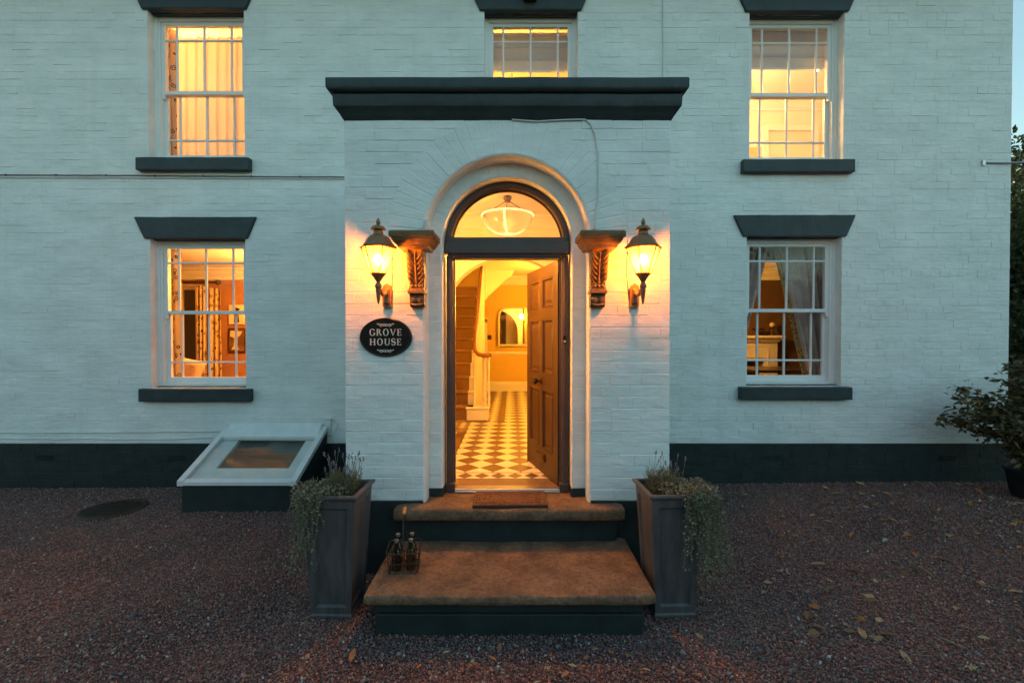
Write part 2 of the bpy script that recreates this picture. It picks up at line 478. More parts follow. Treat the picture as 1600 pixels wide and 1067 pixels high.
# ------------------------------------------------------------------ the house
house = thing('brick_house', 'white painted brick house with dark green plinth, sash windows and arched porch', 'house')

def sub(name): # an Empty part of the house
    o = bpy.data.objects.new(name, None); C.objects.link(o); o.parent = house; o.empty_display_size = .1
    return o

COURSE = 0.0916
PLINTH_Z = 0.52
X0H, X1H = -8.6, PX(1576, WALL_D)   # house ends
ZTOP = 6.75
TH = 0.33
# openings in the front wall (photo columns/rows on the wall plane)
def opening(px0, px1, pyt, pyb):
    return (PX(px0, WALL_D), PX(px1, WALL_D), PZ(pyb, WALL_D), PZ(pyt, WALL_D))
WIN = {
 'LL': opening(236, 384, 373, 606),
 'UL': opening(235, 384.5, 20, 250),
 'UC': opening(757, 902, 22, 250),
 'UR': opening(1168, 1315, 24, 253),
 'LR': opening(1166, 1314, 370, 603),
}
PXL, PXR = PX(540, PORCH_D), PX(1046, PORCH_D)   # porch sides
HALLX0, HALLX1 = PXL+.33, PXR-.33
HOLE = (HALLX0, HALLX1, -.1, 3.30)               # behind the porch
HOLES = list(WIN.values()) + [HOLE]

def holed_plane(mb, y, x0, x1, z0, z1, holes):
    xs = sorted({x0, x1} | {min(max(h[i], x0), x1) for h in holes for i in (0,1)})
    zs = sorted({z0, z1} | {min(max(h[i], z0), z1) for h in holes for i in (2,3)})
    for i in range(len(xs)-1):
        for j in range(len(zs)-1):
            cx, cz = (xs[i]+xs[i+1])/2, (zs[j]+zs[j+1])/2
            if any(h[0] < cx < h[1] and h[2] < cz < h[3] for h in holes): continue
            mb.quad((xs[i],y,zs[j]), (xs[i+1],y,zs[j]), (xs[i+1],y,zs[j+1]), (xs[i],y,zs[j+1]))

wall = sub('front_wall')
mb = MB()
holed_plane(mb, 0, X0H, X1H, PLINTH_Z, ZTOP, HOLES)
holed_plane(mb, TH, X0H, X1H, -.2, ZTOP, HOLES)
for h in HOLES:   # reveals
    a, b, c, d = h
    mb.quad((a,0,c),(a,TH,c),(a,TH,d),(a,0,d)); mb.quad((b,0,c),(b,TH,c),(b,TH,d),(b,0,d))
    mb.quad((a,0,d),(b,0,d),(b,TH,d),(a,TH,d)); mb.quad((a,0,c),(b,0,c),(b,TH,c),(a,TH,c))
mb.quad((X0H,0,ZTOP),(X1H,0,ZTOP),(X1H,TH,ZTOP),(X0H,TH,ZTOP))
mb.build('mortar', M['paint'], wall)
mb = MB()
mb.box(X1H-TH, X1H, TH, 7.8, -.2, ZTOP); mb.build('side_wall', M['paint'], house)
mb = MB(); mb.box(X0H, X0H+TH, TH, 7.8, -.2, ZTOP); mb.build('side_wall', M['paint'], house)
mb = MB(); mb.box(X0H, X1H, 7.8, 8.1, -.2, ZTOP); mb.build('back_wall', M['paint'], house)
mb = MB()
mb.prism([(-.45, ZTOP), (4.05, ZTOP+2.6), (8.55, ZTOP), (8.55, ZTOP-.08), (-.45, ZTOP-.08)], 'x', X0H-.2, X1H+.2)
mb.build('roof', M['roof'], house)
mb = MB(); mb.prism([(-.50, ZTOP-.18), (-.38, ZTOP-.18), (-.38, ZTOP-.04), (-.50, ZTOP-.04)], 'x', X0H-.2, X1H+.2); mb.build('gutter', M['iron'], house)

# bricks -------------------------------------------------------------
def brick_grid(cor, p, seed, jit=.0011, e=.0042, nu=4, nv=3):
    """cor(u,v)->(x,z) ; front grid pushed out p, skirt to the wall plane. Returns verts (x,y,z), quads"""
    rr = random.Random(seed)
    V = []; Fc = []
    tilt_v = rr.uniform(-.0012, .0012)*min(1, p/.002); tilt_u = rr.uniform(-.0008, .0008)*min(1, p/.002)
    for j in range(nv):
        for i in range(nu):
            u = i/(nu-1); v = j/(nv-1)
            x, z = cor(u, v, e + rr.uniform(-.0022, .0026))
            V.append((x+rr.uniform(-jit, jit), -(p + tilt_v*(v-.5)*2 + tilt_u*(u-.5)*2 + rr.uniform(-jit, jit)*.6), z+rr.uniform(-jit, jit)))
    for j in range(nv-1):
        for i in range(nu-1):
            Fc.append((j*nu+i, j*nu+i+1, (j+1)*nu+i+1, (j+1)*nu+i))
    ring = [(i, 0) for i in range(nu)] + [(nu-1, j) for j in range(1, nv)] + [(i, nv-1) for i in range(nu-2, -1, -1)] + [(0, j) for j in range(nv-2, 0, -1)]
    b = len(V); n = len(ring)
    for (i, j) in ring:
        x, z = cor(i/(nu-1), j/(nv-1), 0)
        V.append((x, .0004, z))
    V += [V[j*nu+i] for (i, j) in ring]        # own copies of the front rim: a crisp arris
    for k in range(n):
        Fc.append((b+k, b+(k+1) % n, b+n+(k+1) % n, b+n+k))
    return V, Fc
def front_smooth(me):
    # each brick is 6 front quads then 10 skirt quads: only the front is smooth
    n = len(me.polygons)
    me.polygons.foreach_set('use_smooth', (np.arange(n) % 16) < 6)
    return me
def rect_cor(x0, x1, z0, z1):
    def f(u, v, e):
        return (x0 + (x1-x0)*u + (e*.6 if u == 0 else -e*.6 if u == 1 else 0), z0 + (z1-z0)*v + (e if v == 0 else -e if v == 1 else 0))
    return f
def course_bricks(x0, x1, z0, z1, holes, seed=1):
    out = []
    rr = random.Random(seed)
    nrow = int(math.ceil((z1-z0)/COURSE - 1e-6))
    for r in range(nrow):
        za = z0 + r*COURSE; zb = min(za+COURSE, z1)
        if zb - za < .02: continue
        header = (r % 5 == 3)
        x = x0 - rr.uniform(0, .12) - (.12 if r % 2 else 0)
        segs = []
        while x < x1:
            L_ = (.118 if header else .238) * rr.uniform(.96, 1.04)
            segs.append((x, x+L_)); x += L_
        zm = (za+zb)/2
        cuts = []
        for h in holes:
            iv = h(zm) if callable(h) else ((h[0], h[1]) if h[2]-.02 < zm < h[3]+.02 else None)
            if iv: cuts.append(iv)
        for (a, b) in segs:
            parts = [(max(a, x0), min(b, x1))]
            for (c, d) in cuts:
                np_ = []
                for (s, t) in parts:
                    if d <= s or c >= t: np_.append((s, t)); continue
                    if c > s: np_.append((s, c))
                    if d < t: np_.append((d, t))
                parts = np_
            for (s, t) in parts:
                if t - s > .035: out.append((s, t, za, zb))
    return out
VAR = {}
def shared_brick(wd, ht, k, mat, prefix):
    k = min(k, 5)
    key = (prefix, round(wd, 2), round(ht, 3), k)
    if key not in VAR:
        wq = round(wd, 2)
        g = .0016
        V, Fc = brick_grid(rect_cor(-wd/2+.0004, wd/2-.0004, -ht/2+g, ht/2-g), (.0010, .0016, .0023, .0030, .0038, .0052)[k], hash(key) % 9999)
        me = bpy.data.meshes.new('brick'); me.from_pydata(V, [], Fc)
        front_smooth(me); me.materials.append(mat); me.update()
        VAR[key] = (me, wd)
    return VAR[key]
def lay_bricks(bl, y, mat, parent, single, prefix, pr=(.0006,.0040), seed=3):
    """first `single` bricks as objects, the rest as one mesh"""
    rr = random.Random(seed)
    for k, (a, b, c, d) in enumerate(bl[:single]):
        me, w0 = shared_brick(b-a, d-c, rr.randrange(6), mat, prefix)
        o = bpy.data.objects.new('brick', me); C.objects.link(o); o.parent = parent
        o.location = ((a+b)/2, y, (c+d)/2); o.scale = ((b-a)/w0, 1, 1)
    if len(bl) > single:
        V = []; Fc = []
        for k, (a, b, c, d) in enumerate(bl[single:]):
            v, f = brick_grid(rect_cor(a+.0004, b-.0004, c+.0016, d-.0016), (.0009,.0014,.0020,.0027,.0036,.0050)[rr.randrange(6)], k*13+seed)
            o = len(V); V += [(p[0], p[1]+y, p[2]) for p in v]; Fc += [tuple(i+o for i in q) for q in f]
        me = front_smooth(np_mesh('bricks', V, Fc))
        link('brickwork', me, mat, parent, kind='stuff')

lint_holes = []
for k, h in WIN.items():
    ex = .20
    lint_holes.append(lambda zm, h=h: (h[0]-.055-.125*max(0, (zm-h[3])/.262), h[1]+.04+.115*max(0, (zm-h[3])/.262)) if h[3]-.01 < zm < h[3]+.262 else None)   # lintel
    lint_holes.append((h[0]-.10, h[1]+.10, h[2]-.18, h[2]))    # sill
porch_hole = (PXL-.004, PXR+.004, -.1, 3.84)
bl = course_bricks(X0H, X1H, PLINTH_Z, ZTOP, list(WIN.values()) + lint_holes + [porch_hole], 5)
bl.sort(key=lambda q: (abs((q[0]+q[1])/2 - 2.2))*.9 + abs((q[2]+q[3])/2 - 2.2))
lay_bricks(bl, 0, M['paint'], wall, 300, 'wall', seed=11)

plinth = sub('plinth')
mb = MB()
holed_plane(mb, -.022, X0H, X1H, -.2, PLINTH_Z, [porch_hole])
mb.quad((X0H,-.022,PLINTH_Z),(PXL,-.022,PLINTH_Z),(PXL,.01,PLINTH_Z),(X0H,.01,PLINTH_Z))
mb.quad((PXR,-.022,PLINTH_Z),(X1H,-.022,PLINTH_Z),(X1H,.01,PLINTH_Z),(PXR,.01,PLINTH_Z))
mb.quad((X1H+.022,-.022,-.2),(X1H+.022,7.8,-.2),(X1H+.022,7.8,PLINTH_Z),(X1H+.022,-.022,PLINTH_Z))
mb.quad((X1H,-.022,-.2),(X1H+.022,-.022,-.2),(X1H+.022,-.022,PLINTH_Z),(X1H,-.022,PLINTH_Z))
mb.build('mortar', M['plinth'], plinth)
airb = [(PX(px, WALL_D)-.12, PX(px, WALL_D)+.12, .295, .385) for px in (70, 278, 1208, 1480)]
bl = course_bricks(X0H, X1H, -.03, PLINTH_Z, [porch_hole] + airb, 8)
bl.sort(key=lambda q: abs((q[0]+q[1])/2))
lay_bricks(bl, -.022, M['plinth'], plinth, 0, 'plinth', seed=17)
for a in airb:
    mb = MB(); cx = (a[0]+a[1])/2
    mb.box(cx-.108, cx+.108, -.026, -.016, .30, .306); mb.box(cx-.108, cx+.108, -.026, -.016, .374, .38)
    for k in range(10): mb.box(cx-.108+k*.0233, cx-.100+k*.0233, -.028, -.014, .306, .374)
    mb.box(cx-.108, cx+.108, -.027, -.016, .337, .343)
    mb.build('air_brick', M['plinth'], house)

# side wall brickwork (right gable)
V = []; Fc = []
for k, (a, b, c, d) in enumerate(course_bricks(0, 3.2, PLINTH_Z, ZTOP, [], 21)):
    v, f = brick_grid(rect_cor(a+.0015, b-.0015, c+.004, d-.004), random.uniform(.0006,.006), k*7)
    o = len(V); V += [(X1H - p[1], p[0], p[2]) for p in v]; Fc += [tuple(i+o for i in q) for q in f]
link('gable_brickwork', front_smooth(np_mesh('gable', V, Fc)), M['paint'], house, kind='stuff')

# ---------------------------------------------------------------- porch
porch = sub('porch')
R1, R2 = 0.660, 0.532
ZS = PZ(373, PORCH_D)           # springing line 2.65
PZ0 = 0.575                     # bottom of the white paint
PTOP = 3.60
RO = 0.955                      # outer radius of the arch ring
YS = FY + .15                   # second order face
YF = FY + .255                  # door frame face
NA = 40
LAND_Z = 0.559
def arc(r, n=NA, a0=0, a1=math.pi):
    return [(XC + r*math.cos(a0+(a1-a0)*i/n), ZS + r*math.sin(a0+(a1-a0)*i/n)) for i in range(n+1)]
mb = MB()
RM = R1 + .012
mb.quad((PXL,FY,PZ0),(XC-RM,FY,PZ0),(XC-RM,FY,ZS),(PXL,FY,ZS))
mb.quad((XC+RM,FY,PZ0),(PXR,FY,PZ0),(PXR,FY,ZS),(XC+RM,FY,ZS))
mb.quad((PXL,FY,ZS),(XC-RM,FY,ZS),(XC-RM,FY,PTOP),(PXL,FY,PTOP))
mb.quad((XC+RM,FY,ZS),(PXR,FY,ZS),(PXR,FY,PTOP),(XC+RM,FY,PTOP))
a = arc(RM)
for i in range(NA):
    mb.quad((a[i][0],FY,a[i][1]),(a[i][0],FY,PTOP),(a[i+1][0],FY,PTOP),(a[i+1][0],FY,a[i+1][1]))
# side walls, back of the front wall, roof slab
mb.quad((PXL,FY,PZ0),(PXL,0,PZ0),(PXL,0,PTOP),(PXL,FY,PTOP))
mb.quad((PXR,FY,PZ0),(PXR,0,PZ0),(PXR,0,PTOP),(PXR,FY,PTOP))
mb.box(PXL+.01, PXR-.01, FY+.05, -.01, PTOP-.02, PTOP+.2)
mb.build('mortar', M['paint'], porch)
def sweep_arch(mb, prof, z0, n=NA):
    """profile of (radius, y) swept up the left jamb, round the arch, down the right jamb"""
    path = [(1, 0, z0)] + [(math.cos(math.pi*i/n), math.sin(math.pi*i/n), None) for i in range(n+1)] + [(-1, 0, z0)]
    rows = []
    for c, s, z in path:
        rows.append([(XC + r*c, y, (z if z is not None else ZS + r*s)) for r, y in prof])
    k = len(prof)
    vs = [p for row in rows for p in row]
    fs = [(i*k+j, i*k+j+1, (i+1)*k+j+1, (i+1)*k+j) for i in range(len(rows)-1) for j in range(k-1)]
    mb.add(vs, fs)
mb = MB()
prof = [(RM+.002, FY-.003), (RM-.004, FY-.003), (R1-.004, FY+.004), (R1-.012, FY+.018), (R1-.016, FY+.05), (R1-.016, YS),
        (R2+.012, YS-.002), (R2+.002, YS+.006), (R2, YS+.02), (R2, YF+.16)]
sweep_arch(mb, prof, LAND_Z-.03)
o = mb.build('archway', M['paint'], porch); autosmooth(o, 50)
def arch_cut(zm):
    if zm < ZS: return (XC-R1-.0, XC+R1+.0)
    if zm < ZS + RO:
        hw = math.sqrt(RO**2 - (zm-ZS)**2); return (XC-hw, XC+hw)
    return None
bl = course_bricks(PXL, PXR, PZ0, PTOP, [arch_cut], 31)
bl.sort(key=lambda q: abs((q[2]+q[3])/2 - 1.9))
lay_bricks(bl, FY, M['paint'], porch, 250, 'porch', seed=23)
NV = 31
for k in range(NV):     # voussoirs
    t0, t1 = math.pi*k/NV, math.pi*(k+1)/NV
    def vc(u, v, e, t0=t0, t1=t1):
        r = R1 + .004 + (RO-R1-.008)*v + (e if v == 0 else -e if v == 1 else 0)
        g = .0018/ r
        t = t0 + g + (t1-t0-2*g)*u + (e/r if u == 0 else -e/r if u == 1 else 0)
        return XC + r*math.cos(t), ZS + r*math.sin(t)
    V, Fc = brick_grid(vc, random.uniform(.0012,.0042), 900+k, jit=.0012)
    me = bpy.data.meshes.new('brick'); me.from_pydata([(p[0], p[1]+FY, p[2]) for p in V], [], Fc)
    front_smooth(me); link('brick', me, M['paint'], porch)
# brickwork of the recessed order, joined
V = []; Fc = []
def addq(v, f):
    o = len(V); V.extend(v); Fc.extend([tuple(i+o for i in q) for q in f])
for sgn in (-1, 1):
    z = LAND_Z + .07
    while z < ZS - .02:
        a, b = sorted((XC+sgn*(R2+.012), XC+sgn*(R1-.018)))
        v, f = brick_grid(rect_cor(a, b, z+.004, min(z+COURSE, ZS)-.004), random.uniform(.001,.004), int(z*1000)+sgn)
        addq([(p[0], p[1]+YS, p[2]) for p in v], f); z += COURSE
for k in range(24):
    t0, t1 = math.pi*k/24, math.pi*(k+1)/24
    def vc(u, v, e, t0=t0, t1=t1):
        r = R2 + .012 + (R1-R2-.030)*v + (e if v == 0 else -e if v == 1 else 0)
        g = .003/r; t = t0+g+(t1-t0-2*g)*u + (e/r if u == 0 else -e/r if u == 1 else 0)
        return XC + r*math.cos(t), ZS + r*math.sin(t)
    v, f = brick_grid(vc, random.uniform(.001,.004), 300+k)
    addq([(p[0], p[1]+YS, p[2]) for p in v], f)
link('recess_brickwork', front_smooth(np_mesh('recess', V, Fc)), M['paint'], porch, kind='stuff')
# brickwork of the porch returns
V = []; Fc = []
for xs_, sg in ((PXL, 1), (PXR, -1)):
    for k, (a, b, c, d) in enumerate(course_bricks(FY, -.01, PZ0, PTOP-.03, [], 61)):
        v, f = brick_grid(rect_cor(a+.0004, b-.0004, c+.0016, d-.0016), random.uniform(.001,.005), k*3+sg)
        addq([(xs_ + sg*p[1], p[0], p[2]) for p in v], f)
link('return_brickwork', front_smooth(np_mesh('returns', V, Fc)), M['paint'], porch, kind='stuff')
# porch plinth, black
for (a, b) in ((PXL-.012, XC-R1-.004), (XC+R1+.004, PXR+.012)):
    mb = MB(); mb.cbox(a, b, FY-.014, FY+.2, -.2, PZ0, .006); mb.build('porch_plinth', M['plinth'], porch)
for s in (-1, 1):
    a, b = sorted((XC+s*(R2-.004), XC+s*(R1+.012)))
    mb = MB(); mb.cbox(a, b, YS-.016, YS+.09, LAND_Z-.02, LAND_Z+.066, .006); mb.build('jamb_plinth', M['plinth'], porch)
for xa in (PXL-.012, PXR-.2+.012):
    mb = MB(); mb.box(xa, xa+.2, FY+.2, -.03, -.2, PZ0-.002); mb.build('porch_plinth', M['plinth'], porch)
# inner lining of the porch front wall
mb = MB()
YB = YF + .10
mb.quad((HALLX0-.3,YB,PZ0),(XC-R2,YB,PZ0),(XC-R2,YB,ZS),(HALLX0-.3,YB,ZS)); mb.quad((XC+R2,YB,PZ0),(HALLX1+.3,YB,PZ0),(HALLX1+.3,YB,ZS),(XC+R2,YB,ZS))
a = arc(R2)
for i in range(NA): mb.quad((a[i][0],YB,a[i][1]),(a[i][0],YB,PTOP),(a[i+1][0],YB,PTOP),(a[i+1][0],YB,a[i+1][1]))
mb.quad((HALLX0-.3,YB,ZS),(XC-R2,YB,ZS),(XC-R2,YB,PTOP),(HALLX0-.3,YB,PTOP)); mb.quad((XC+R2,YB,ZS),(HALLX1+.3,YB,ZS),(HALLX1+.3,YB,PTOP),(XC+R2,YB,PTOP))
mb.build('inner_lining', M['white'], porch)

# cornice: profile (overhang, z) wrapped round three sides
def cornice(mb, prof, x0, x1, yf, yb):
    rows = []
    for o, z in prof:
        rows.append([(x0-o, yb, z), (x0-o, yf-o, z), (x1+o, yf-o, z), (x1+o, yb, z)])
    k = 4
    vs = [p for r in rows for p in r]
    fs = [(i*k+j, i*k+j+1, (i+1)*k+j+1, (i+1)*k+j) for i in range(len(rows)-1) for j in range(k-1)]
    fs.append((0,1,2,3)); n = (len(rows)-1)*k; fs.append((n, n+1, n+2, n+3))
    mb.add(vs, fs)
mb = MB()
cornice(mb, [(.002,3.572),(.008,3.576),(.030,3.612),(.055,3.648),(.062,3.652),(.066,3.660),(.070,3.742),(.064,3.75),(.052,3.752)], PXL, PXR, FY, -.004)
o = mb.build('cornice', M['trim'], porch); roughen(autosmooth(o, 35), .004)
mb = MB()
cornice(mb, [(.050,3.752),(.072,3.753),(.090,3.758),(.102,3.768),(.107,3.782),(.108,3.838),(.104,3.852),(.094,3.858),(.0,3.858)], PXL, PXR, FY, -.004)
o = mb.build('cornice_cap', M['trim'], porch); roughen(autosmooth(o, 35), .0035)

# console brackets
def console(px_sign):
    root = sub('console_bracket')
    cx = -.735 if px_sign < 0 else XC*2 + .735 + .01
    root.location = (cx, FY, 0)
    # moulded shelf: stacked profile around three sides
    mb = MB()
    hw = .135
    cornice(mb, [(0,2.535),(.006,2.537),(.012,2.548),(.012,2.556),(.02,2.560),(.034,2.572),(.046,2.592),(.046,2.602),(.058,2.604),(.062,2.612),(.062,2.645),(.052,2.655),(-.01,2.658)], -hw+.03, hw-.03, -.21, .0)
    o = mb.build('shelf', M['console'], root); autosmooth(o, 30)
    # S profile body, width .12
    prof = [(0,2.105),(-.05,2.105),(-.075,2.13),(-.08,2.19),(-.10,2.215),(-.105,2.245),(-.075,2.27),(-.085,2.31),(-.105,2.37),(-.125,2.43),(-.15,2.49),(-.165,2.54),(0,2.54)]
    mb = MB(); mb.prism(prof, 'x', -.056, .056); mb.build('body', M['console'], root)
    mb = MB(); mb.cbox(-.066, .066, -.118, 0, 2.205, 2.235, .006); mb.build('collar', M['console'], root)
    # acanthus leaf in relief
    mb = MB()
    def yp(z):
        for (y0, z0), (y1, z1) in zip(prof, prof[1:]):
            if z0 <= z <= z1 and z1 > z0: return y0 + (y1-y0)*(z-z0)/(z1-z0)
        return -.1
    pts = [(0, yp(2.285+i*.028)-.006, 2.285+i*.028) for i in range(9)]
    mb.tube(pts, [.010,.010,.009,.009,.008,.008,.007,.006,.003], 6)
    for s in (-1, 1):
        for k in range(6):
            z = 2.275 + k*.037
            pts = []
            for t in np.linspace(0, 1, 6):
                zz = min(z + .030*t + .050*t*t, 2.532); xx = s*(.010 + .055*math.sin(t*1.5))
                pts.append((xx, yp(zz) - .004 - .014*math.sin(math.pi*(.15+.8*t)), zz))
            mb.tube(pts, [.003, .0065, .008, .0075, .0055, .0015], 6)
    for s in (-1, 0, 1): mb.ball((s*.032, -.098, 2.262), .017, 8, 6, (1, .7, .8))
    autosmooth(mb.build('acanthus_leaf', M['console'], root), 60)
    mb = MB()
    for s in (-1, 1):
        mb.lathe([(.024,-.092),(.026,-.086),(.026,-.05)], s*.024, 2.165, 14, axis='y')
        mb.lathe([(.010,-.100),(.012,-.094),(.012,-.05)], s*.024, 2.165, 10, axis='y')
    mb.tube([(-.045,-.085,2.125),(0,-.092,2.118),(.045,-.085,2.125)], .009, 6)
    autosmooth(mb.build('scroll', M['console'], root), 50)
console(-1); console(1)

# ---------------------------------------------------------------- door frame, fanlight, door
frame = sub('door_frame')
ZT0, ZT1 = PZ(404, 3.855), PZ(374, 3.82)
FO = .520; FI = .448
for s in (-1, 1):
    mb = MB()
    prof = [(FO, YF+.03),(FO, YF+.10),(FI, YF+.10),(FI, YF+.052),(FI+.012, YF+.045),(FI+.014, YF+.022),(FI+.030, YF+.006),(FI+.038, YF+.0),(FO-.004, YF)]
    mb.prism([(XC+s*r, y) for r, y in prof], 'z', LAND_Z, ZT0+.02)
    autosmooth(mb.build('jamb', M['frame'], frame), 30)
    mb = MB(); mb.cbox(*sorted((XC+s*(FI-.004), XC+s*(FO+.006))), YF-.012, YF+.1, LAND_Z, LAND_Z+.07, .004); mb.build('jamb_block', M['frame'], frame)
mb = MB(); mb.cbox(XC-FO-.004, XC+FO+.004, YF-.034, YF+.10, ZT0+.035, ZT1-.022, .006)
mb.box(XC-FI, XC+FI, YF+.002, YF+.10, ZT0, ZT0+.034); mb.box(XC-FI-.05, XC+FI+.05, YF-.012, YF+.02, ZT0+.018, ZT0+.036)
mb.build('transom', M['frame'], frame)
mb = MB(); mb.cbox(XC-FO+.01, XC+FO-.01, YF-.01, YF+.09, ZT1-.022, ZT1+.022, .005); mb.build('fanlight_sill', M['frame'], frame)
# arched frame of the fanlight
def sweep_arc_only(mb, prof, a0, a1, n=NA):
    k = len(prof); vs = []; fs = []
    for i in range(n+1):
        t = a0+(a1-a0)*i/n
        vs += [(XC+r*math.cos(t), y, ZS+r*math.sin(t)) for r, y in prof]
    for i in range(n):
        for j in range(k): fs.append((i*k+j, i*k+(j+1) % k, (i+1)*k+(j+1) % k, (i+1)*k+j))
    mb.add(vs, fs)
mb = MB(); sweep_arc_only(mb, [(R2-.002,YF+.004),(R2-.002,YF+.1),(.470,YF+.1),(.470,YF+.045),(.476,YF+.04),(.480,YF+.015),(.490,YF+.004)], .06, math.pi-.06)
autosmooth(mb.build('fanlight_frame', M['frame'], frame), 30)
mb = MB(); sweep_arc_only(mb, [(.470,YF+.046),(.470,YF+.075),(.462,YF+.072),(.462,YF+.05)], .10, math.pi-.10)
mb.build('glazing_bead', M['bronze'], frame)
zg = ZT1+.015
a0 = math.asin((zg-ZS)/.475)
pts = [(XC+.475*math.cos(a0+(math.pi-2*a0)*i/NA), ZS+.475*math.sin(a0+(math.pi-2*a0)*i/NA)) for i in range(NA+1)]
mb = MB(); mb.prism(pts, 'y', YF+.058, YF+.063); mb.build('pane', M['glass'], frame)
mb = MB(); mb.cbox(XC-FI+.002, XC+FI-.002, YF+.0, YF+.1, LAND_Z-.002, LAND_Z+.022, .006); mb.cbox(XC-FI+.002, XC+FI-.002, YF-.022, YF+.0, LAND_Z-.002, LAND_Z+.009, .003)
mb.build('threshold', M['alu'], frame)
mb = MB(); mb.cbox(XC+FI+.022, XC+FI+.052, YF-.016, YF+.01, 1.815, 1.885, .006); bell = mb.build('bell_push', M['black'], frame)
mb = MB(); mb.lathe([(.009, YF-.022),(.010, YF-.016),(.010, YF-.01)], XC+FI+.037, 1.835, 12, axis='y'); mb.build('bell_button', M['letter'], frame)

# door leaf, hinged on the right jamb, opened inwards
FLOOR_Z = 0.576
door = sub('front_door')
door.location = (XC+FI-.012, YF+.075, FLOOR_Z+.004)
door.rotation_euler = (0, 0, R(-74.5))
DW, DH, DT = .885, ZT0-FLOOR_Z-.008, .046
# local: leaf runs along -x from hinge, thickness +y side; outer face at y=0
st = .108
cols = [(st, DW/2-.045), (DW/2+.045, DW-st)]
rows_ = [(.235, .80), (.945, 1.46), (1.56, DH-.115)]
mb = MB()
holes = [(-c[1], -c[0], r[0], r[1]) for c in cols for r in rows_]
for y in (0, DT): holed_plane(mb, y, -DW, 0, 0, DH, holes)
for h in holes:
    a_, b_, c_, d_ = h
    mb.quad((a_,0,c_),(a_,DT,c_),(a_,DT,d_),(a_,0,d_)); mb.quad((b_,0,c_),(b_,DT,c_),(b_,DT,d_),(b_,0,d_))
    mb.quad((a_,0,d_),(b_,0,d_),(b_,DT,d_),(a_,DT,d_)); mb.quad((a_,0,c_),(b_,0,c_),(b_,DT,c_),(a_,DT,c_))
mb.quad((-DW,0,0),(0,0,0),(0,DT,0),(-DW,DT,0)); mb.quad((-DW,0,DH),(0,0,DH),(0,DT,DH),(-DW,DT,DH))
mb.quad((-DW,0,0),(-DW,DT,0),(-DW,DT,DH),(-DW,0,DH)); mb.quad((0,0,0),(0,DT,0),(0,DT,DH),(0,0,DH))
mb.build('leaf', M['door'], door)
for h in holes:
    a_, b_, c_, d_ = h
    mb = MB()
    def ring(i0, y0, i1, y1):
        A = [(a_+i0,y0,c_+i0),(b_-i0,y0,c_+i0),(b_-i0,y0,d_-i0),(a_+i0,y0,d_-i0)]
        B = [(a_+i1,y1,c_+i1),(b_-i1,y1,c_+i1),(b_-i1,y1,d_-i1),(a_+i1,y1,d_-i1)]
        mb.add(A+B, [(k, (k+1) % 4, 4+(k+1) % 4, 4+k) for k in range(4)])
        return B
    ring(0, .004, .014, -.003); ring(.014, -.003, .022, .014); ring(.022, .014, .045, .016)
    B = ring(.045, .016, .065, .008); mb.add(B, [(0,1,2,3)])
    mb.quad((a_,DT-.012,c_),(b_,DT-.012,c_),(b_,DT-.012,d_),(a_,DT-.012,d_))
    mb.build('panel', M['door'], door)
mb = MB(); kx = -DW+.42; kz = .80
kx = -DW/2; kz = .873
mb.lathe([(.030,0),(.032,-.006),(.014,-.010),(.011,-.035),(.026,-.046),(.034,-.060),(.031,-.074),(.014,-.084)], kx, kz, 16, axis='y')
autosmooth(mb.build('door_knob', M['bronze'], door), 40)
mb = MB(); mb.lathe([(.028,DT),(.03,DT+.006),(.012,DT+.01),(.01,DT+.03),(.026,DT+.045),(.03,DT+.06),(.012,DT+.075)], -DW+.06, .9, 14, axis='y'); autosmooth(mb.build('door_knob', M['bronze'], door), 40)
mb = MB(); mb.cbox(-DW/2-.13, -DW/2+.13, -.012, .0, .125, .195, .004); lp = mb.build('letter_plate', M['bronze'], door)
mb = MB(); mb.cbox(-DW/2-.10, -DW/2+.10, -.020, -.010, .14, .18, .004); mb.build('letter_flap', M['door'], door)

# ---------------------------------------------------------------- hall interior
hall = sub('hallway')
CEIL = 3.29
AW = DY(5.30)          # arch wall
FARY = DY(10.8)
mb = MB()
mb.quad((HALLX0,YB,FLOOR_Z),(HALLX0,AW+.2,FLOOR_Z),(HALLX0,AW+.2,CEIL),(HALLX0,YB,CEIL))
mb.quad((HALLX1,YB,FLOOR_Z),(HALLX1,FARY,FLOOR_Z),(HALLX1,FARY,CEIL),(HALLX1,YB,CEIL))
mb.quad((-1.62,TH,FLOOR_Z),(-1.62,FARY,FLOOR_Z),(-1.62,FARY,5.6),(-1.62,TH,5.6))
mb.quad((HALLX0,AW+.2,FLOOR_Z),(HALLX0,TH+.004,FLOOR_Z),(HALLX0,TH+.004,CEIL),(HALLX0,AW+.2,CEIL)); mb.quad((-1.62,TH+.004,FLOOR_Z),(HALLX0,TH+.004,FLOOR_Z),(HALLX0,TH+.004,CEIL),(-1.62,TH+.004,CEIL))
mb.build('hall_side_wall', M['hallwall'], hall)
mb = MB(); mb.quad((-1.62,FARY,FLOOR_Z),(HALLX1,FARY,FLOOR_Z),(HALLX1,FARY,5.6),(-1.62,FARY,5.6)); mb.build('hall_end_wall', M['hallwall'], hall)
mb = MB(); mb.box(HALLX0-.3, HALLX1+.3, YB, AW+.2, CEIL, CEIL+.06); mb.box(-.62, HALLX1+.1, AW+.2, FARY+.1, CEIL, CEIL+.22)
mb.box(HALLX0-.3, -.62, AW+.2, TH, CEIL, CEIL+.06); mb.box(-1.7, -.62, TH, AW+1.5, CEIL, CEIL+.06); mb.box(-1.7, -.6, AW+1.5, FARY+.1, 5.6, 5.7)
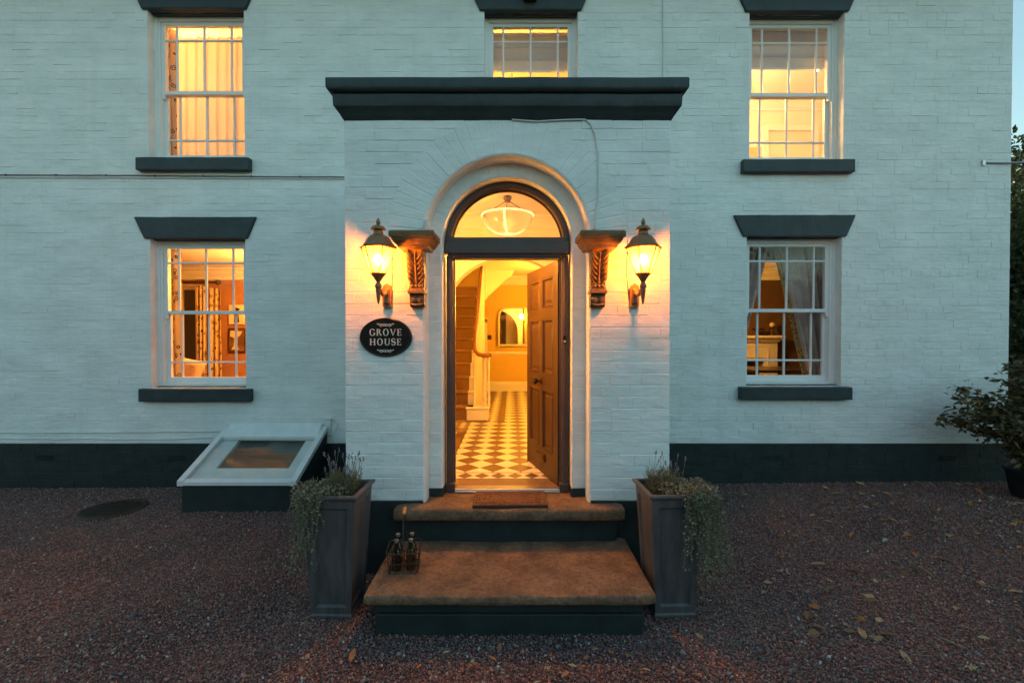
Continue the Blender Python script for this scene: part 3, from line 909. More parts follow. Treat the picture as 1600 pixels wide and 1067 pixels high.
mb.quad((-.62,AW+1.5,CEIL+.22),(-.62,FARY,CEIL+.22),(-.62,FARY,5.6),(-.62,AW+1.5,5.6)); mb.quad((-1.7,AW+1.5,CEIL),(-.62,AW+1.5,CEIL),(-.62,AW+1.5,5.6),(-1.7,AW+1.5,5.6))
mb.build('hall_ceiling', M['white'], hall)
# arch between porch and hall
AR, AZ = .80, 2.00
ac = -.03
mb = MB()
def arch_panel(y):
    n = 32
    p = [(ac+AR*math.cos(math.pi*i/n), AZ+AR*math.sin(math.pi*i/n)) for i in range(n+1)]
    for i in range(n): mb.quad((p[i][0],y,p[i][1]),(p[i][0],y,CEIL),(p[i+1][0],y,CEIL),(p[i+1][0],y,p[i+1][1]))
    mb.quad((HALLX0-.05,y,FLOOR_Z),(ac-AR,y,FLOOR_Z),(ac-AR,y,CEIL),(HALLX0-.05,y,CEIL)); mb.quad((ac+AR,y,FLOOR_Z),(HALLX1+.05,y,FLOOR_Z),(HALLX1+.05,y,CEIL),(ac+AR,y,CEIL))
arch_panel(AW); arch_panel(AW+.2)
mb.build('arch_wall', M['white'], hall)
mb = MB()
n = 32; vs = []; fs = []
prof2 = [(AR+.10, AW-.008),(AR+.085, AW-.018),(AR+.03, AW-.022),(AR+.015, AW-.012),(AR, AW-.006),(AR, AW+.206)]
rowsA = [(1,0,FLOOR_Z)] + [(math.cos(math.pi*i/n), math.sin(math.pi*i/n), None) for i in range(n+1)] + [(-1,0,FLOOR_Z)]
for c, s, z in rowsA: vs += [(ac+r*c, y, z if z is not None else AZ+r*s) for r, y in prof2]
k = len(prof2)
for i in range(len(rowsA)-1):
    for j in range(k-1): fs.append((i*k+j, i*k+j+1, (i+1)*k+j+1, (i+1)*k+j))
mb.add(vs, fs); autosmooth(mb.build('arch_moulding', M['white'], hall), 40)
# cornices
def run_cornice(x0, x1, y, z):
    mb = MB()
    pr = [(y, z-.20),(y-.012,z-.20),(y-.015,z-.18),(y-.035,z-.165),(y-.04,z-.14),(y-.075,z-.09),(y-.085,z-.06),(y-.125,z-.045),(y-.13,z-.001),(y,z-.001)]
    mb.prism(pr, 'x', x0, x1); autosmooth(mb.build('cornice', M['white'], hall), 30)
run_cornice(HALLX0, HALLX1, AW-.001, CEIL); run_cornice(-.62, HALLX1, FARY-.001, CEIL)
mb = MB(); mb.prism([(FARY-.002,FLOOR_Z),(FARY-.024,FLOOR_Z),(FARY-.024,FLOOR_Z+.16),(FARY-.014,FLOOR_Z+.19),(FARY-.010,FLOOR_Z+.22),(FARY-.002,FLOOR_Z+.225)], 'x', -.62, HALLX1); mb.build('skirting_board', M['white'], hall)
mb = MB(); mb.prism([(FARY-.002,1.44),(FARY-.02,1.445),(FARY-.03,1.46),(FARY-.02,1.50),(FARY-.002,1.505)], 'x', -.55, HALLX1); mb.build('chair_rail', M['white'], hall)
mb = MB(); mb.cbox(PX(761.5,10.78), PX(768,10.78), FARY-.014, FARY-.002, PZ(530.5,10.78), PZ(523.5,10.78), .003); mb.build('light_switch', M['bronze'], hall)
# doorcase on the end wall beside the stair
mb = MB(); xa, xb = PX(750, 10.7), PX(761, 10.7)
mb.box(xb-.09, xb, FARY-.03, FARY-.002, FLOOR_Z, PZ(499,10.7)); mb.box(xa-.4, xb, FARY-.03, FARY-.002, PZ(503,10.7), PZ(498,10.7)+.02); mb.build('door_case', M['white'], hall)

# floor: grout bed and separate tiles
floor = sub('hall_floor')
mb = MB(); mb.box(HALLX0-.02, HALLX1+.02, YF+.095, TH, FLOOR_Z-.1, FLOOR_Z-.003); mb.box(-1.62, HALLX1+.02, TH, FARY+.02, FLOOR_Z-.1, FLOOR_Z-.003)
mb.build('grout_bed', M['grout'], floor)
def clip(poly, x0, x1, y0, y1):
    def cl(P, f, inter):
        out = []
        for i in range(len(P)):
            a, b = P[i], P[(i+1) % len(P)]
            fa, fb = f(a), f(b)
            if fa >= 0: out.append(a)
            if (fa >= 0) != (fb >= 0):
                t = fa/(fa-fb); out.append((a[0]+(b[0]-a[0])*t, a[1]+(b[1]-a[1])*t))
        return out
    for f in (lambda p: p[0]-x0, lambda p: x1-p[0], lambda p: p[1]-y0, lambda p: y1-p[1]):
        poly = cl(poly, f, None)
        if len(poly) < 3: return []
    return poly
def poly_area(P):
    return abs(sum(P[i][0]*P[(i+1) % len(P)][1]-P[(i+1) % len(P)][0]*P[i][1] for i in range(len(P))))/2
TM = {}
def tile(poly, mat):
    if len(poly) < 3 or poly_area(poly) < .0006: return
    cx = sum(p[0] for p in poly)/len(poly); cy = sum(p[1] for p in poly)/len(poly)
    loc = [((p[0]-cx)*.975, (p[1]-cy)*.975) for p in poly]
    key = (mat,) + tuple((round(a, 3), round(b, 3)) for a, b in loc)
    if key not in TM:
        mb = MB(); mb.prism(loc, 'z', -.004, 0); me = mb.mesh('tile'); me.materials.append(M[mat]); TM[key] = me
    o = bpy.data.objects.new('tile', TM[key]); C.objects.link(o); o.parent = floor
    o.location = (cx, cy, FLOOR_Z)
def diamonds(x0, x1, y0, y1, hd, ox, oy, mats=('tilelight','tiledark')):
    i0, i1 = int((x0-ox)/hd)-2, int((x1-ox)/hd)+2
    j0, j1 = int((y0-oy)/hd)-2, int((y1-oy)/hd)+2
    for j in range(j0, j1+1):
        for i in range(i0, i1+1):
            if (i+j) % 2: continue
            cx, cy = ox+i*hd, oy+j*hd
            P = clip([(cx-hd,cy),(cx,cy-hd),(cx+hd,cy),(cx,cy+hd)], x0, x1, y0, y1)
            tile(P, mats[0] if j % 2 == 0 else mats[1])
TY0, TY1, TY2 = YF+.10, DY(4.165), DY(4.345)
xq = HALLX0
k = 0
for k in range(8):
    xa = -1.0 + k*.255
    tile(clip([(xa,TY0),(xa+.253,TY0),(xa+.253,TY1),(xa,TY1)], HALLX0, .62, TY0, TY1), 'quarry')
# border of triangles
bw = .156
tile([(HALLX0,TY2-.022),(.62,TY2-.022),(.62,TY2),(HALLX0,TY2)], 'tiledark')
y0b, y1b = TY1, TY2-.022
for k in range(-6, 5):
    xa = k*bw + .03; ym = (y0b+y1b)/2; xm = xa+bw/2
    if xa < HALLX0-.02 or xa+bw > .66: continue
    tile([(xa,y0b),(xa+bw,y0b),(xm,ym)], 'tilelight'); tile([(xa,y1b),(xm,ym),(xa+bw,y1b)], 'tilelight')
    tile([(xa,y0b),(xm,ym),(xa,y1b),(xa-bw/2,ym)], 'tiledark')
STEP_D = 6.9
diamonds(-.62, .50, TY2+.002, DY(STEP_D), .1335, -.052, TY2+.02)
tile([(-.66,DY(4.55)),(-.62,DY(4.55)),(-.62,DY(6.3)),(-.66,DY(6.3))], 'tiledark')
tile([(-.74,DY(4.95)),(-.665,DY(4.95)),(-.665,DY(6.2)),(-.74,DY(6.2))], 'tiledark')
diamonds(-.98, -.745, DY(4.6), DY(6.2), .055, -.86, DY(4.6))
diamonds(-.98, -.62, DY(6.45), DY(6.88), .07, -.86, DY(6.5))
tile([(-.20,DY(STEP_D)),(-.12,DY(STEP_D)),(-.12,FARY-.03),(-.20,FARY-.03)], 'tiledark')
tile([(-.44,DY(STEP_D)),(-.40,DY(STEP_D)),(-.40,FARY-.03),(-.44,FARY-.03)], 'tiledark')
diamonds(-.396, -.204, DY(STEP_D)+.002, FARY-.03, .096, -.30, DY(STEP_D))
diamonds(-.116, .42, DY(STEP_D)+.002, FARY-.03, .1335, -.052, TY2+.02)

# staircase
stair = sub('staircase')
RI, GO = .21, .232
SX0, SX1 = -1.60, -.60
SY = DY(7.03)
for n in range(11):
    z1 = FLOOR_Z + (n+1)*RI; y0 = SY + n*GO
    mb = MB(); mb.box(SX0, SX1, y0, y0+GO+.02, FLOOR_Z+n*RI-.05, z1-.03); mb.cbox(SX0, SX1+.02, y0-.02, y0+GO+.002, z1-.03, z1, .006)
    mb.build('step', M['white'], stair)
    mb = MB()
    pr = [(y0+GO, z1+.008),(y0-.02, z1+.008),(y0-.030, z1),(y0-.030, z1-.028),(y0-.022,z1-.036),(y0-.008, z1-.042),(y0-.008, z1-RI+.008),(y0-.002,z1-RI+.008),(y0-.002, z1-.03),(y0+GO, z1)]
    mb.prism(pr, 'x', SX0+.1, -.705); mb.build('carpet_runner', M['carpet'], stair)
mb = MB(); mb.box(-1.62, -.60, SY+11*GO, FARY, FLOOR_Z+11*RI-.1, FLOOR_Z+11*RI+.0); mb.build('stair_landing', M['white'], stair)
# string under the balusters
mb = MB()
pts = [(SY-.02, FLOOR_Z)]
for n in range(11):
    pts += [(SY+n*GO-.02, FLOOR_Z+(n+1)*RI-.031), (SY+(n+1)*GO-.02, FLOOR_Z+(n+1)*RI-.031)]
pts += [(SY+11*GO, FLOOR_Z)]
mb.prism(pts, 'x', -.598, -.575); mb.build('stair_string', M['white'], stair)
mb = MB(); mb.cbox(-.70, -.36, SY-.07, SY+.2, FLOOR_Z, FLOOR_Z+RI-.03, .02); mb.cbox(-.71, -.345, SY-.085, SY+.2, FLOOR_Z+RI-.03, FLOOR_Z+RI, .01); mb.build('curtail_step', M['white'], stair)
def baluster(x, y, z0, h):
    mb = MB()
    mb.lathe([(.018,z0),(.018,z0+.06),(.012,z0+.07),(.021,z0+.11),(.014,z0+.18),(.011,z0+h*.6),(.015,z0+h*.8),(.011,z0+h)], x, y, 8)
    autosmooth(mb.build('baluster', M['white'], stair), 50)
for n in range(10):
    for f in (.25, .75): baluster(-.587, SY+n*GO+f*GO, FLOOR_Z+(n+1)*RI, .80 + (f-.25)*RI)
for k in range(5): baluster(-.40-.05*math.cos(k*1.3), SY+.05+.045*math.sin(k*1.3), FLOOR_Z+RI, .79)
mb = MB(); mb.lathe([(.03,FLOOR_Z+RI),(.03,FLOOR_Z+RI+.12),(.022,FLOOR_Z+RI+.14),(.03,FLOOR_Z+RI+.2),(.02,FLOOR_Z+RI+.6),(.026,FLOOR_Z+RI+.82)], -.42, SY+.05, 10); autosmooth(mb.build('newel_post', M['white'], stair), 50)
mb = MB()
rail = [(-.335, SY-.02, 1.59), (-.38, SY-.06, 1.582), (-.45, SY-.07, 1.585), (-.52, SY-.03, 1.60), (-.57, SY+.03, 1.65), (-.587, SY+.12, 1.75)]
rail += [(-.587, SY+.2+k*GO, 1.84+k*RI) for k in range(1, 10)]
mb.tube(rail, .033, 8); autosmooth(mb.build('handrail', M['wood'], stair), 60)
# upper flight soffit crossing above
mb = MB(); mb.prism([(DY(9.4), 2.62),(DY(9.4), 3.29),(DY(10.8), 3.29),(DY(10.8), 2.9)], 'x', -.62, -.54); mb.build('landing_apron', M['white'], stair)
mb = MB(); mb.prism([(-.60, 2.66),(-.60,3.29),(.05,3.29),(-.02,3.16),(-.10,3.12)], 'y', DY(9.8), DY(9.9)); mb.build('stair_soffit', M['white'], stair)

# mirror on the end wall
mir = thing('wall_mirror', 'arched cream framed mirror hanging on the ochre hall end wall', 'mirror', (PX(817, 10.75), FARY-.03, PZ(541, 10.75)), R(3.0))
hw, hh = .60, .92
def arched(hw, h, rc, n=8):
    p = [(-hw, 0), (hw, 0)]
    for i in range(n+1):
        t = math.pi/2*i/n; p.append((hw-rc+rc*math.cos(t), h-rc+rc*math.sin(t)))
    for i in range(n+1):
        t = math.pi/2+math.pi/2*i/n; p.append((-hw+rc+rc*math.cos(t), h-rc+rc*math.sin(t)))
    return p
A = arched(hw, hh, .2); B = [(x*.90, .05+(z)*.90) for x, z in A]
mb = MB(); n = len(A)
vs = [(x,-.002,z) for x,z in A] + [(x*.98,-.035,.009+z*.98) for x,z in A] + [(x*.93,-.035,.034+z*.93) for x, z in A] + [(x,-.012,z) for x,z in B]
mb.add(vs, [(r*n+i, r*n+(i+1) % n, (r+1)*n+(i+1) % n, (r+1)*n+i) for r in range(3) for i in range(n)])
mb.build('frame', M['gilt'], mir)
mb = MB(); mb.prism(B, 'y', -.014, -.004); mb.build('mirror_glass', M['mirror'], mir)

# pendant lamp
pend = thing('pendant_lamp', 'glass bowl pendant lamp hanging behind the fanlight', 'pendant lamp', (PX(793, 4.62), DY(4.62), 0))
mb = MB(); mb.lathe([(.035, CEIL-.002),(.045,CEIL-.012),(.04,CEIL-.03),(.028,CEIL-.045),(.028,CEIL-.06)], 0, 0, 14); autosmooth(mb.build('ceiling_rose', M['brass'], pend), 40)
zr, zbot = PZ(338, 4.62), PZ(366, 4.62)
RB = .262
bowl = [(RB*math.sin(t), zbot + (zr-zbot)*(1-math.cos(t))/(1-math.cos(1.35))) for t in np.linspace(.05, 1.35, 10)]
sc_ = RB/bowl[-1][0]; bowl = [(r*sc_, z) for r, z in bowl]
mb = MB(); n = 28
vs = []; fs = []
for r, z in bowl:
    vs += [(r*math.cos(2*math.pi*k/n), r*math.sin(2*math.pi*k/n), z) for k in range(n)]
for i in range(len(bowl)-1):
    for k in range(n): fs.append((i*n+k, i*n+(k+1) % n, (i+1)*n+(k+1) % n, (i+1)*n+k))
mb.add(vs, fs); mb.build('bowl', M['bowlglass'], pend, True)
mb = MB()
for a in (0.6, 2.7, 4.6):
    mb.tube([(r*math.cos(a)*1.01, r*math.sin(a)*1.01, z-.003) for r, z in bowl], .011, 6)
mb.tube([(bowl[-1][0]*math.cos(t), bowl[-1][0]*math.sin(t), bowl[-1][1]) for t in np.linspace(0, 2*math.pi, 33)], .009, 6)
mb.tube([(.03*math.cos(t), .03*math.sin(t), bowl[0][1]) for t in np.linspace(0, 2*math.pi, 13)], .008, 6)
M['bandglow'] = emat('pendant_white_glass', (1.0,.66,.24), .40)
mb.build('glass_band', M['bandglow'], pend, True)
for a in (-.15, 3.6, 1.75):
    mb = MB(); e = (RB*.93*math.cos(a), RB*.93*math.sin(a), zr-.01)
    mb.tube([(.02*math.cos(a), .02*math.sin(a), CEIL-.05), e], .004, 5)
    mb.tube([(e[0]*1.07,e[1]*1.07,e[2]+.012),(e[0]*1.03,e[1]*1.03,e[2]+.01),(e[0],e[1],e[2]-.005),(e[0]*.97,e[1]*.97,e[2]-.035)], [.004,.008,.010,.009], 6)
    mb.build('suspension_rod', M['bronze'], pend)
mb = MB(); mb.ball((0,0,zbot+.10), .055, 12, 8); mb.build('bulb', emat('pendant_bulb', (1.0,.46,.08), 1.1), pend, True)
# added fill sconces, hidden from view, to brighten the hall
def sconce(x, y, z, label, st):
    t = thing('fill_sconce', label, 'sconce', (x, y, z))
    m = MB(); m.cbox(-.012, 0, -.05, .05, -.09, .09, .006); m.build('back_plate', M['brass'], t)
    m = MB(); m.tube([(-.01,0,-.03),(-.07,0,-.05),(-.11,0,-.02),(-.11,0,.02)], .008, 6); m.build('arm', M['brass'], t)
    m = MB(); m.ball((-.11,0,.085), .07, 14, 8); m.build('globe', emat('sconce_glow', (1.0,.46,.05), st), t, True)
sconce(HALLX1-.004, DY(6.2), 2.45, 'added fill light globe, unseen beyond the arch behind the open door', 105)
sconce(HALLX1-.004, DY(9.0), 2.45, 'added unseen fill light globe near the hall mirror', 105)
door_fill = thing('fill_sconce', 'added unseen fill light globe just inside the front door on the stair side', 'sconce', (HALLX0+.004, DY(4.30), 2.05))  # added out of view to throw warm light through the doorway
m = MB(); m.cbox(0, .012, -.05, .05, -.09, .09, .006); m.build('back_plate', M['brass'], door_fill)
m = MB(); m.tube([(.01,0,-.03),(.07,0,-.05),(.11,0,-.02),(.11,0,.02)], .008, 6); m.build('arm', M['brass'], door_fill)
m = MB(); m.ball((.11,0,.085), .06, 14, 8); m.build('globe', emat('door_sconce_glow', (1.0,.45,.09), 50), door_fill, True)
odl = thing('over_door_fill', 'added unseen shaded fill lamp on the inside of the door transom', 'lamp', (-.22, YF+.10, 2.69))  # unseen lamp added behind the transom to light landing and step
m = MB(); m.tube([(0,0,-.02),(0,.10,.0),(0,.30,.0)], .010, 6); m.build('arm', M['brass'], odl)
m = MB(); m.lathe([(.075,-.035),(.070,.0),(.050,.030),(.015,.045)], 0, .30, 16); m.build('shade', M['bronze'], odl, True)
m = MB(); m.ball((0,.30,-.045), .055, 12, 8); m.build('bulb', emat('over_door_fill_bulb', (1.0,.37,.045), 215), odl, True)
stair_fill_lamp = thing('stair_fill', 'added unseen fill light globe high in the stairwell', 'added lamp', (-1.1, DY(8.2), 0))  # added out of view to fill the stairwell with light
mb = MB(); mb.ball((0,0,5.0), .08, 14, 8); mb.build('globe', emat('stair_fill_globe', (1.0,.47,.09), 50), stair_fill_lamp, True)
mb = MB(); mb.tube([(0,0,5.07),(0,0,5.6)], .01, 6); mb.build('stem', M['brass'], stair_fill_lamp)

# ---------------------------------------------------------------- sash windows
REC = .115
def sash_window(key):
    x0, x1, z0, z1 = WIN[key]
    root = sub('sash_window')
    # lintel (splayed ends) and sill
    hL = .262
    mb = MB()
    lx0, lx1 = x0-.055, x1+.04
    yl = -.034
    A = [(lx0, z1-.004), (lx1, z1-.004), (lx1+.115, z1+hL), (lx0-.125, z1+hL)]
    mb.prism(A, 'y', yl, .06)
    bm = bmesh.new(); me = mb.mesh('t'); bm.from_mesh(me)
    bmesh.ops.bevel(bm, geom=list(bm.edges), offset=.006, segments=2, affect='EDGES'); bm.to_mesh(me); bm.free()
    roughen(link('lintel', me, M['trim'], root), .0045, .07, 6)
    mb = MB(); mb.box(x0+.001, x1-.001, .061, REC+.01, z1-.012, z1+.05); mb.build('lintel_soffit', M['trim'], root)
    mb = MB(); mb.cbox(x0-.105, x1+.095, -.085, .0, z0-.165, z0-.006, .010)
    mb.prism([(0, z0-.1), (0, z0-.007), (REC+.06, z0+.022), (REC+.06, z0-.1)], 'x', x0+.002, x1-.002)
    roughen(mb.build('sill', M['trim'], root), .0035, .09, 5)
    # box frame
    fy = REC
    fw = .062
    mb = MB()
    for s, xa in ((1, x0), (-1, x1)):
        mb.box(*sorted((xa, xa+s*fw*.55)), fy, fy+.15, z0, z1)
        mb.box(*sorted((xa+s*fw*.55, xa+s*fw)), fy+.012, fy+.15, z0, z1)
    mb.box(x0+fw, x1-fw, fy+.004, fy+.15, z1-.058, z1); mb.box(x0+fw, x1-fw, fy-.0, fy+.15, z0+.0, z0+.045)
    mb.build('frame', M['sash'], root)
    ix0, ix1 = x0+fw, x1-fw
    iz0, iz1 = z0+.045, z1-.058
    zm = PZ({'LL': 488, 'UL': 146, 'UC': 146, 'UR': 149, 'LR': 485}[key], WALL_D+REC)
    cx = (ix0+ix1)/2
    bw_ = .025
    def sash(y, za, zb, rb, rt, zbar, horns):
        st = .047
        s = MB()
        s.cbox(ix0, ix0+st, y, y+.04, za, zb, .003); s.cbox(ix1-st, ix1, y, y+.04, za, zb, .003)
        s.cbox(ix0+st-.002, ix1-st+.002, y, y+.039, za, za+rb, .003); s.cbox(ix0+st-.002, ix1-st+.002, y, y+.039, zb-rt, zb, .003)
        if horns:
            for sg, xa in ((1, ix0), (-1, ix1)):
                s.prism([(xa, za), (xa+sg*st, za), (xa+sg*st*.75, za-.02), (xa+sg*st*.68, za-.05), (xa+sg*st*.25, za-.062), (xa, za-.075)], 'y', y+.003, y+.037)
        s.build('sash', M['sash'], root)
        gx0, gx1, gz0, gz1 = ix0+st, ix1-st, za+rb, zb-rt
        bx = [cx-.352, cx, cx+.352]
        for b in bx:
            m_ = MB(); m_.prism([(b-bw_/2, y+.012),(b-.004, y+.004),(b+.004, y+.004),(b+bw_/2, y+.012),(b+bw_/2, y+.03),(b-bw_/2, y+.03)], 'z', gz0-.001, gz1+.001); m_.build('glazing_bar', M['sash'], root)
        m_ = MB(); m_.prism([(y+.013, zbar-bw_/2),(y+.005, zbar-.004),(y+.005, zbar+.004),(y+.013, zbar+bw_/2),(y+.029, zbar+bw_/2),(y+.029, zbar-bw_/2)], 'x', gx0-.001, gx1+.001); m_.build('glazing_bar', M['sash'], root)
        ex = [gx0] + bx + [gx1]
        for i in range(4):
            for (qa, qb) in ((gz0, zbar), (zbar, gz1)):
                m_ = MB(); m_.box(ex[i]+(.003 if i else -.003), ex[i+1]-(.003 if i < 3 else -.003), y+.018, y+.022, qa+.003, qb-.003)
                # old panes sit a touch out of plane
                tl = random.uniform(-.004, .004); tr = random.uniform(-.003, .003)
                xm, zmid = (ex[i]+ex[i+1])/2, (qa+qb)/2
                m_.v = [(p[0], p[1]+tl*(p[0]-xm)+tr*(p[2]-zmid), p[2]) for p in m_.v]
                m_.build('pane', M['glass'], root)
    sash(fy+.028, zm-.022, iz1, .044, .044, iz1-.044-.185, True)
    sash(fy+.074, iz0, zm+.022, .075, .044, iz0+.075+.195, False)
for k in WIN: sash_window(k)

# ---------------------------------------------------------------- rooms behind the windows
def room(name, x0, x1, y0, y1, z0, z1, mw, mc, mf, floor_on=True):
    root = sub(name)
    wl = MB()
    wl.quad((x0,y0,z0),(x0,y1,z0),(x0,y1,z1),(x0,y0,z1)); wl.quad((x1,y0,z0),(x1,y1,z0),(x1,y1,z1),(x1,y0,z1)); wl.quad((x0,y1,z0),(x1,y1,z0),(x1,y1,z1),(x0,y1,z1))
    wl.build('room_wall', mw, root)
    # inner face of the front wall
    hs = [h for h in WIN.values()]
    fr = MB(); holed_plane(fr, y0, x0, x1, z0, z1, hs); fr.build('room_front_wall', mw, root)
    cl = MB(); cl.box(x0, x1, y0, y1, z1, z1+.05); cl.build('room_ceiling', mc, root)
    fl = MB(); fl.box(x0, x1, y0, y1, z0-.05, z0); fl.build('room_floor', mf, root)
    co = MB()
    pr = [(y1-.001,z1-.22),(y1-.02,z1-.21),(y1-.03,z1-.16),(y1-.08,z1-.10),(y1-.10,z1-.05),(y1-.16,z1-.03),(y1-.16,z1-.001),(y1-.001,z1-.001)]
    co.prism(pr, 'x', x0, x1)
    for xa, s in ((x0, 1), (x1, -1)):
        co.prism([(xa+s*(y1-a), b) for a, b in pr], 'y', y0, y1)
    co.build('room_cornice', mc, root)
    return root
r1 = room('sitting_room', -8.1, -2.4, TH+.002, 3.2, .58, 3.2, M['roomorange'], M['white'], M['floorboard'])
r2 = room('dining_room', 2.0, 5.93, TH+.002, 3.4, .58, 3.22, M['roomdark'], M['white'], M['floorboard'])
r3 = room('bedroom', -8.1, -2.4, TH+.002, 3.4, 3.45, 6.35, M['roomcream'], M['white'], M['floorboard'])
r4 = room('bathroom', 2.0, 5.93, TH+.002, 2.6, 3.5, 6.2, M['roomcream'], M['white'], M['floorboard'])
r5 = room('landing_room', -.56, 1.5, TH+.002, 2.4, 3.56, 6.2, M['hallwall'], M['white'], M['floorboard'])

def globe_lamp(name, label, loc, r, strength, ztop=None, col=(1.0,.52,.15), cat='lamp'):
    t = thing(name, label, cat, loc)
    m = MB(); m.ball((0,0,0), r, 14, 8); m.build('globe', emat(name+'_glow', col, strength), t, True)
    if ztop: m = MB(); m.tube([(0,0,r*.95),(0,0,ztop-loc[2])], .008, 6); m.build('stem', M['brass'], t)
    return t
globe_lamp('sitting_room_lamp', 'globe pendant lamp lighting the terracotta sitting room', (-3.7, 1.9, 2.75), .09, 220, 3.2, (1.0,.42,.07))
globe_lamp('bedroom_lamp', 'globe pendant lamp behind the sheer bedroom curtains', (-5.0, 1.8, 5.75), .10, 165, 6.35, (1.0,.47,.135))
globe_lamp('landing_lamp', 'globe pendant lamp behind the blind over the porch', (.0, 1.1, 5.35), .09, 70, 6.2, (1.0,.46,.07))
globe_lamp('bathroom_lamp', 'bright globe pendant lamp in the upstairs window beside the sky', (3.0, 1.5, 5.5), .09, 105, 6.2, (1.0,.54,.19))
tb = thing('spot_lamp', 'small bright bare lamp on a slim arm behind the upper window pane', 'lamp', (PX(1273, 6.35), DY(6.35), PZ(112, 6.35)))
m = MB(); m.ball((0,0,0), .022, 12, 8); m.build('bulb', emat('spot_glow', (1.0,.70,.38), 260), tb, True)
m = MB(); m.tube([(0,0,.02),(.03,.05,.10),(.10,.10,.35),(.10,.10,6.2-PZ(112,6.35))], .006, 6); m.build('arm', M['brass'], tb)

def drape(name, label, cat, x0t, x1t, x0b, x1b, z0, z1, y, mat, amp=.035, waves=6, curve=1.0, tie=None, group=None, nx=60, nz=24, seed=0):
    """hanging cloth: folds across, edges from top pair to bottom pair"""
    rr = random.Random(seed); ph = [rr.uniform(0, 6.28) for _ in range(4)]
    V = []; Fq = []
    for j in range(nz+1):
        v = j/nz; z = z1+(z0-z1)*v
        vv = v**curve
        a, b = x0t+(x0b-x0t)*vv, x1t+(x1b-x1t)*vv
        for i in range(nx+1):
            u = i/nx
            f = math.sin(u*waves*2*math.pi+ph[0]+.5*math.sin(v*3+ph[1])) + .4*math.sin(u*waves*4.7+ph[2]+v*1.5)
            V.append((a+(b-a)*u, y+amp*f*(.75+.25*v), z))
    for j in range(nz):
        for i in range(nx):
            q = j*(nx+1)+i; Fq.append((q, q+1, q+nx+2, q+nx+1))
    n0 = len(V)   # back skin 3 mm behind so the cloth has thickness
    o = link(name, np_mesh(name, V, Fq, True), mat)
    so = o.modifiers.new('thickness', 'SOLIDIFY'); so.thickness = .002
    return tag(o, label, cat, group)
# upstairs left: sheers, plus net at the edge
x0, x1, z0, z1 = WIN['UL']
drape('sheer_curtain', 'cream sheer curtain glowing behind the upstairs window over the cable', 'curtain', x0-.22, x1+.1, x0-.22, x1+.1, z0-.35, z1-.02, .50, M['sheer'], .025, 11, nx=140, seed=2)
drape('gathered_curtain', 'narrow gathered curtain at the edge of the glowing upstairs window', 'curtain', x0-.40, x0+.02, x0-.40, x0+.02, z0-.3, z1+.05, .44, M['floral'], .03, 4, seed=3)
# sitting room
x0, x1, z0, z1 = WIN['LL']
drape('window_curtain', 'dark floral curtain just inside the sitting room sash window', 'curtain', x0-.32, x0+.08, x0-.34, x0+.10, z0-.4, z1+.05, .42, M['floral'], .03, 3, seed=4)
drape('floral_curtain', 'tall floral curtain beside the white french window', 'curtain', -6.02, -5.84, -6.00, -5.84, .62, 2.85, 2.95, M['floral'], .03, 3, seed=5, group='far floral curtains')
drape('floral_curtain', 'narrow floral curtain between the french window curtain and the picture', 'curtain', -5.80, -5.59, -5.80, -5.58, .62, 2.80, 3.0, M['floral'], .03, 2, seed=6)
mb = MB(); mb.tube([(-7.6,2.92,2.90),(-5.6,2.92,2.90)], .02, 8); mb.ball((-5.6,2.92,2.90), .05)
tag(mb.build('curtain_pole', M['bronze']), 'bronze curtain pole above the floral curtains', 'curtain pole')
fw_ = sub('french_window'); fw_.location = (.27, 0, 0)
mb = MB()
for xa, xb in ((-7.35,-7.25),(-6.78,-6.68),(-6.44,-6.34)): mb.cbox(xa, xb, 3.11, 3.19, .6, 2.88, .004)
mb.box(-7.25,-6.34,3.12,3.18,2.78,2.88); mb.box(-7.25,-6.34,3.12,3.18,.6,.78); mb.box(-7.25,-6.34,3.13,3.17,2.30,2.34); mb.box(-7.25,-6.34,3.13,3.17,1.2,1.24)
mb.build('frame', M['white'], fw_)
mb = MB(); mb.box(-7.25,-6.34,3.15,3.156,.78,2.78); mb.build('pane', pm('night_glass', (.09,.10,.11), rough=.05), fw_)
pic = thing('framed_picture', 'framed picture with a white horse shape on the terracotta wall', 'picture', (-5.40, 3.19, 1.80)); pic.scale = (.62, 1, .66)
mb = MB(); mb.cbox(-.26,.26,-.03,0,-.36,.36,.008); mb.build('frame', M['bronze'], pic)
mb = MB(); mb.box(-.23,.23,-.036,-.03,-.33,.33); mb.build('canvas', pm('painted_canvas', (.07,.03,.012), (.26,.13,.05), scale=3, rough=.6), pic)
mb = MB(); mb.prism([(-.16,-.28),(.10,-.28),(.02,-.16),(.0,.05),(.12,.14),(.19,.26),(-.18,.28),(-.2,.12),(-.06,.06),(-.08,-.16)], 'y', -.040, -.036); mb.build('pale_figure', pm('pale_paint', (.72,.55,.32), rough=.6), pic)
pic2 = thing('small_picture', 'small pale picture above the framed picture on the terracotta wall', 'picture', (-5.40, 3.19, 2.30)); pic2.scale = (.75, 1, .95)
mb = MB(); mb.cbox(-.2,.2,-.03,0,-.2,.2,.008); mb.build('frame', M['gilt'], pic2)
mb = MB(); mb.prism([(-.06,-.16),(.08,-.16),(.05,.06),(.1,.12),(-.02,.15)], 'y', -.036, -.03); mb.build('dark_figure', M['bronze'], pic2)
sofa = thing('sofa', 'low sofa back under the sitting room window with a pale cushion', 'sofa', (-5.0, 1.2, .58))
mb = MB(); mb.cbox(-1.0,1.2,-.2,.0,0,.60,.05); mb.cbox(-1.0,1.2,0,.75,0,.38,.05); mb.cbox(1.2,1.4,-.2,.8,0,.62,.05)
so_ = mb.build('body', pm('rust_sofa', (.30,.13,.05), (.36,.16,.06), rough=.9), sofa)
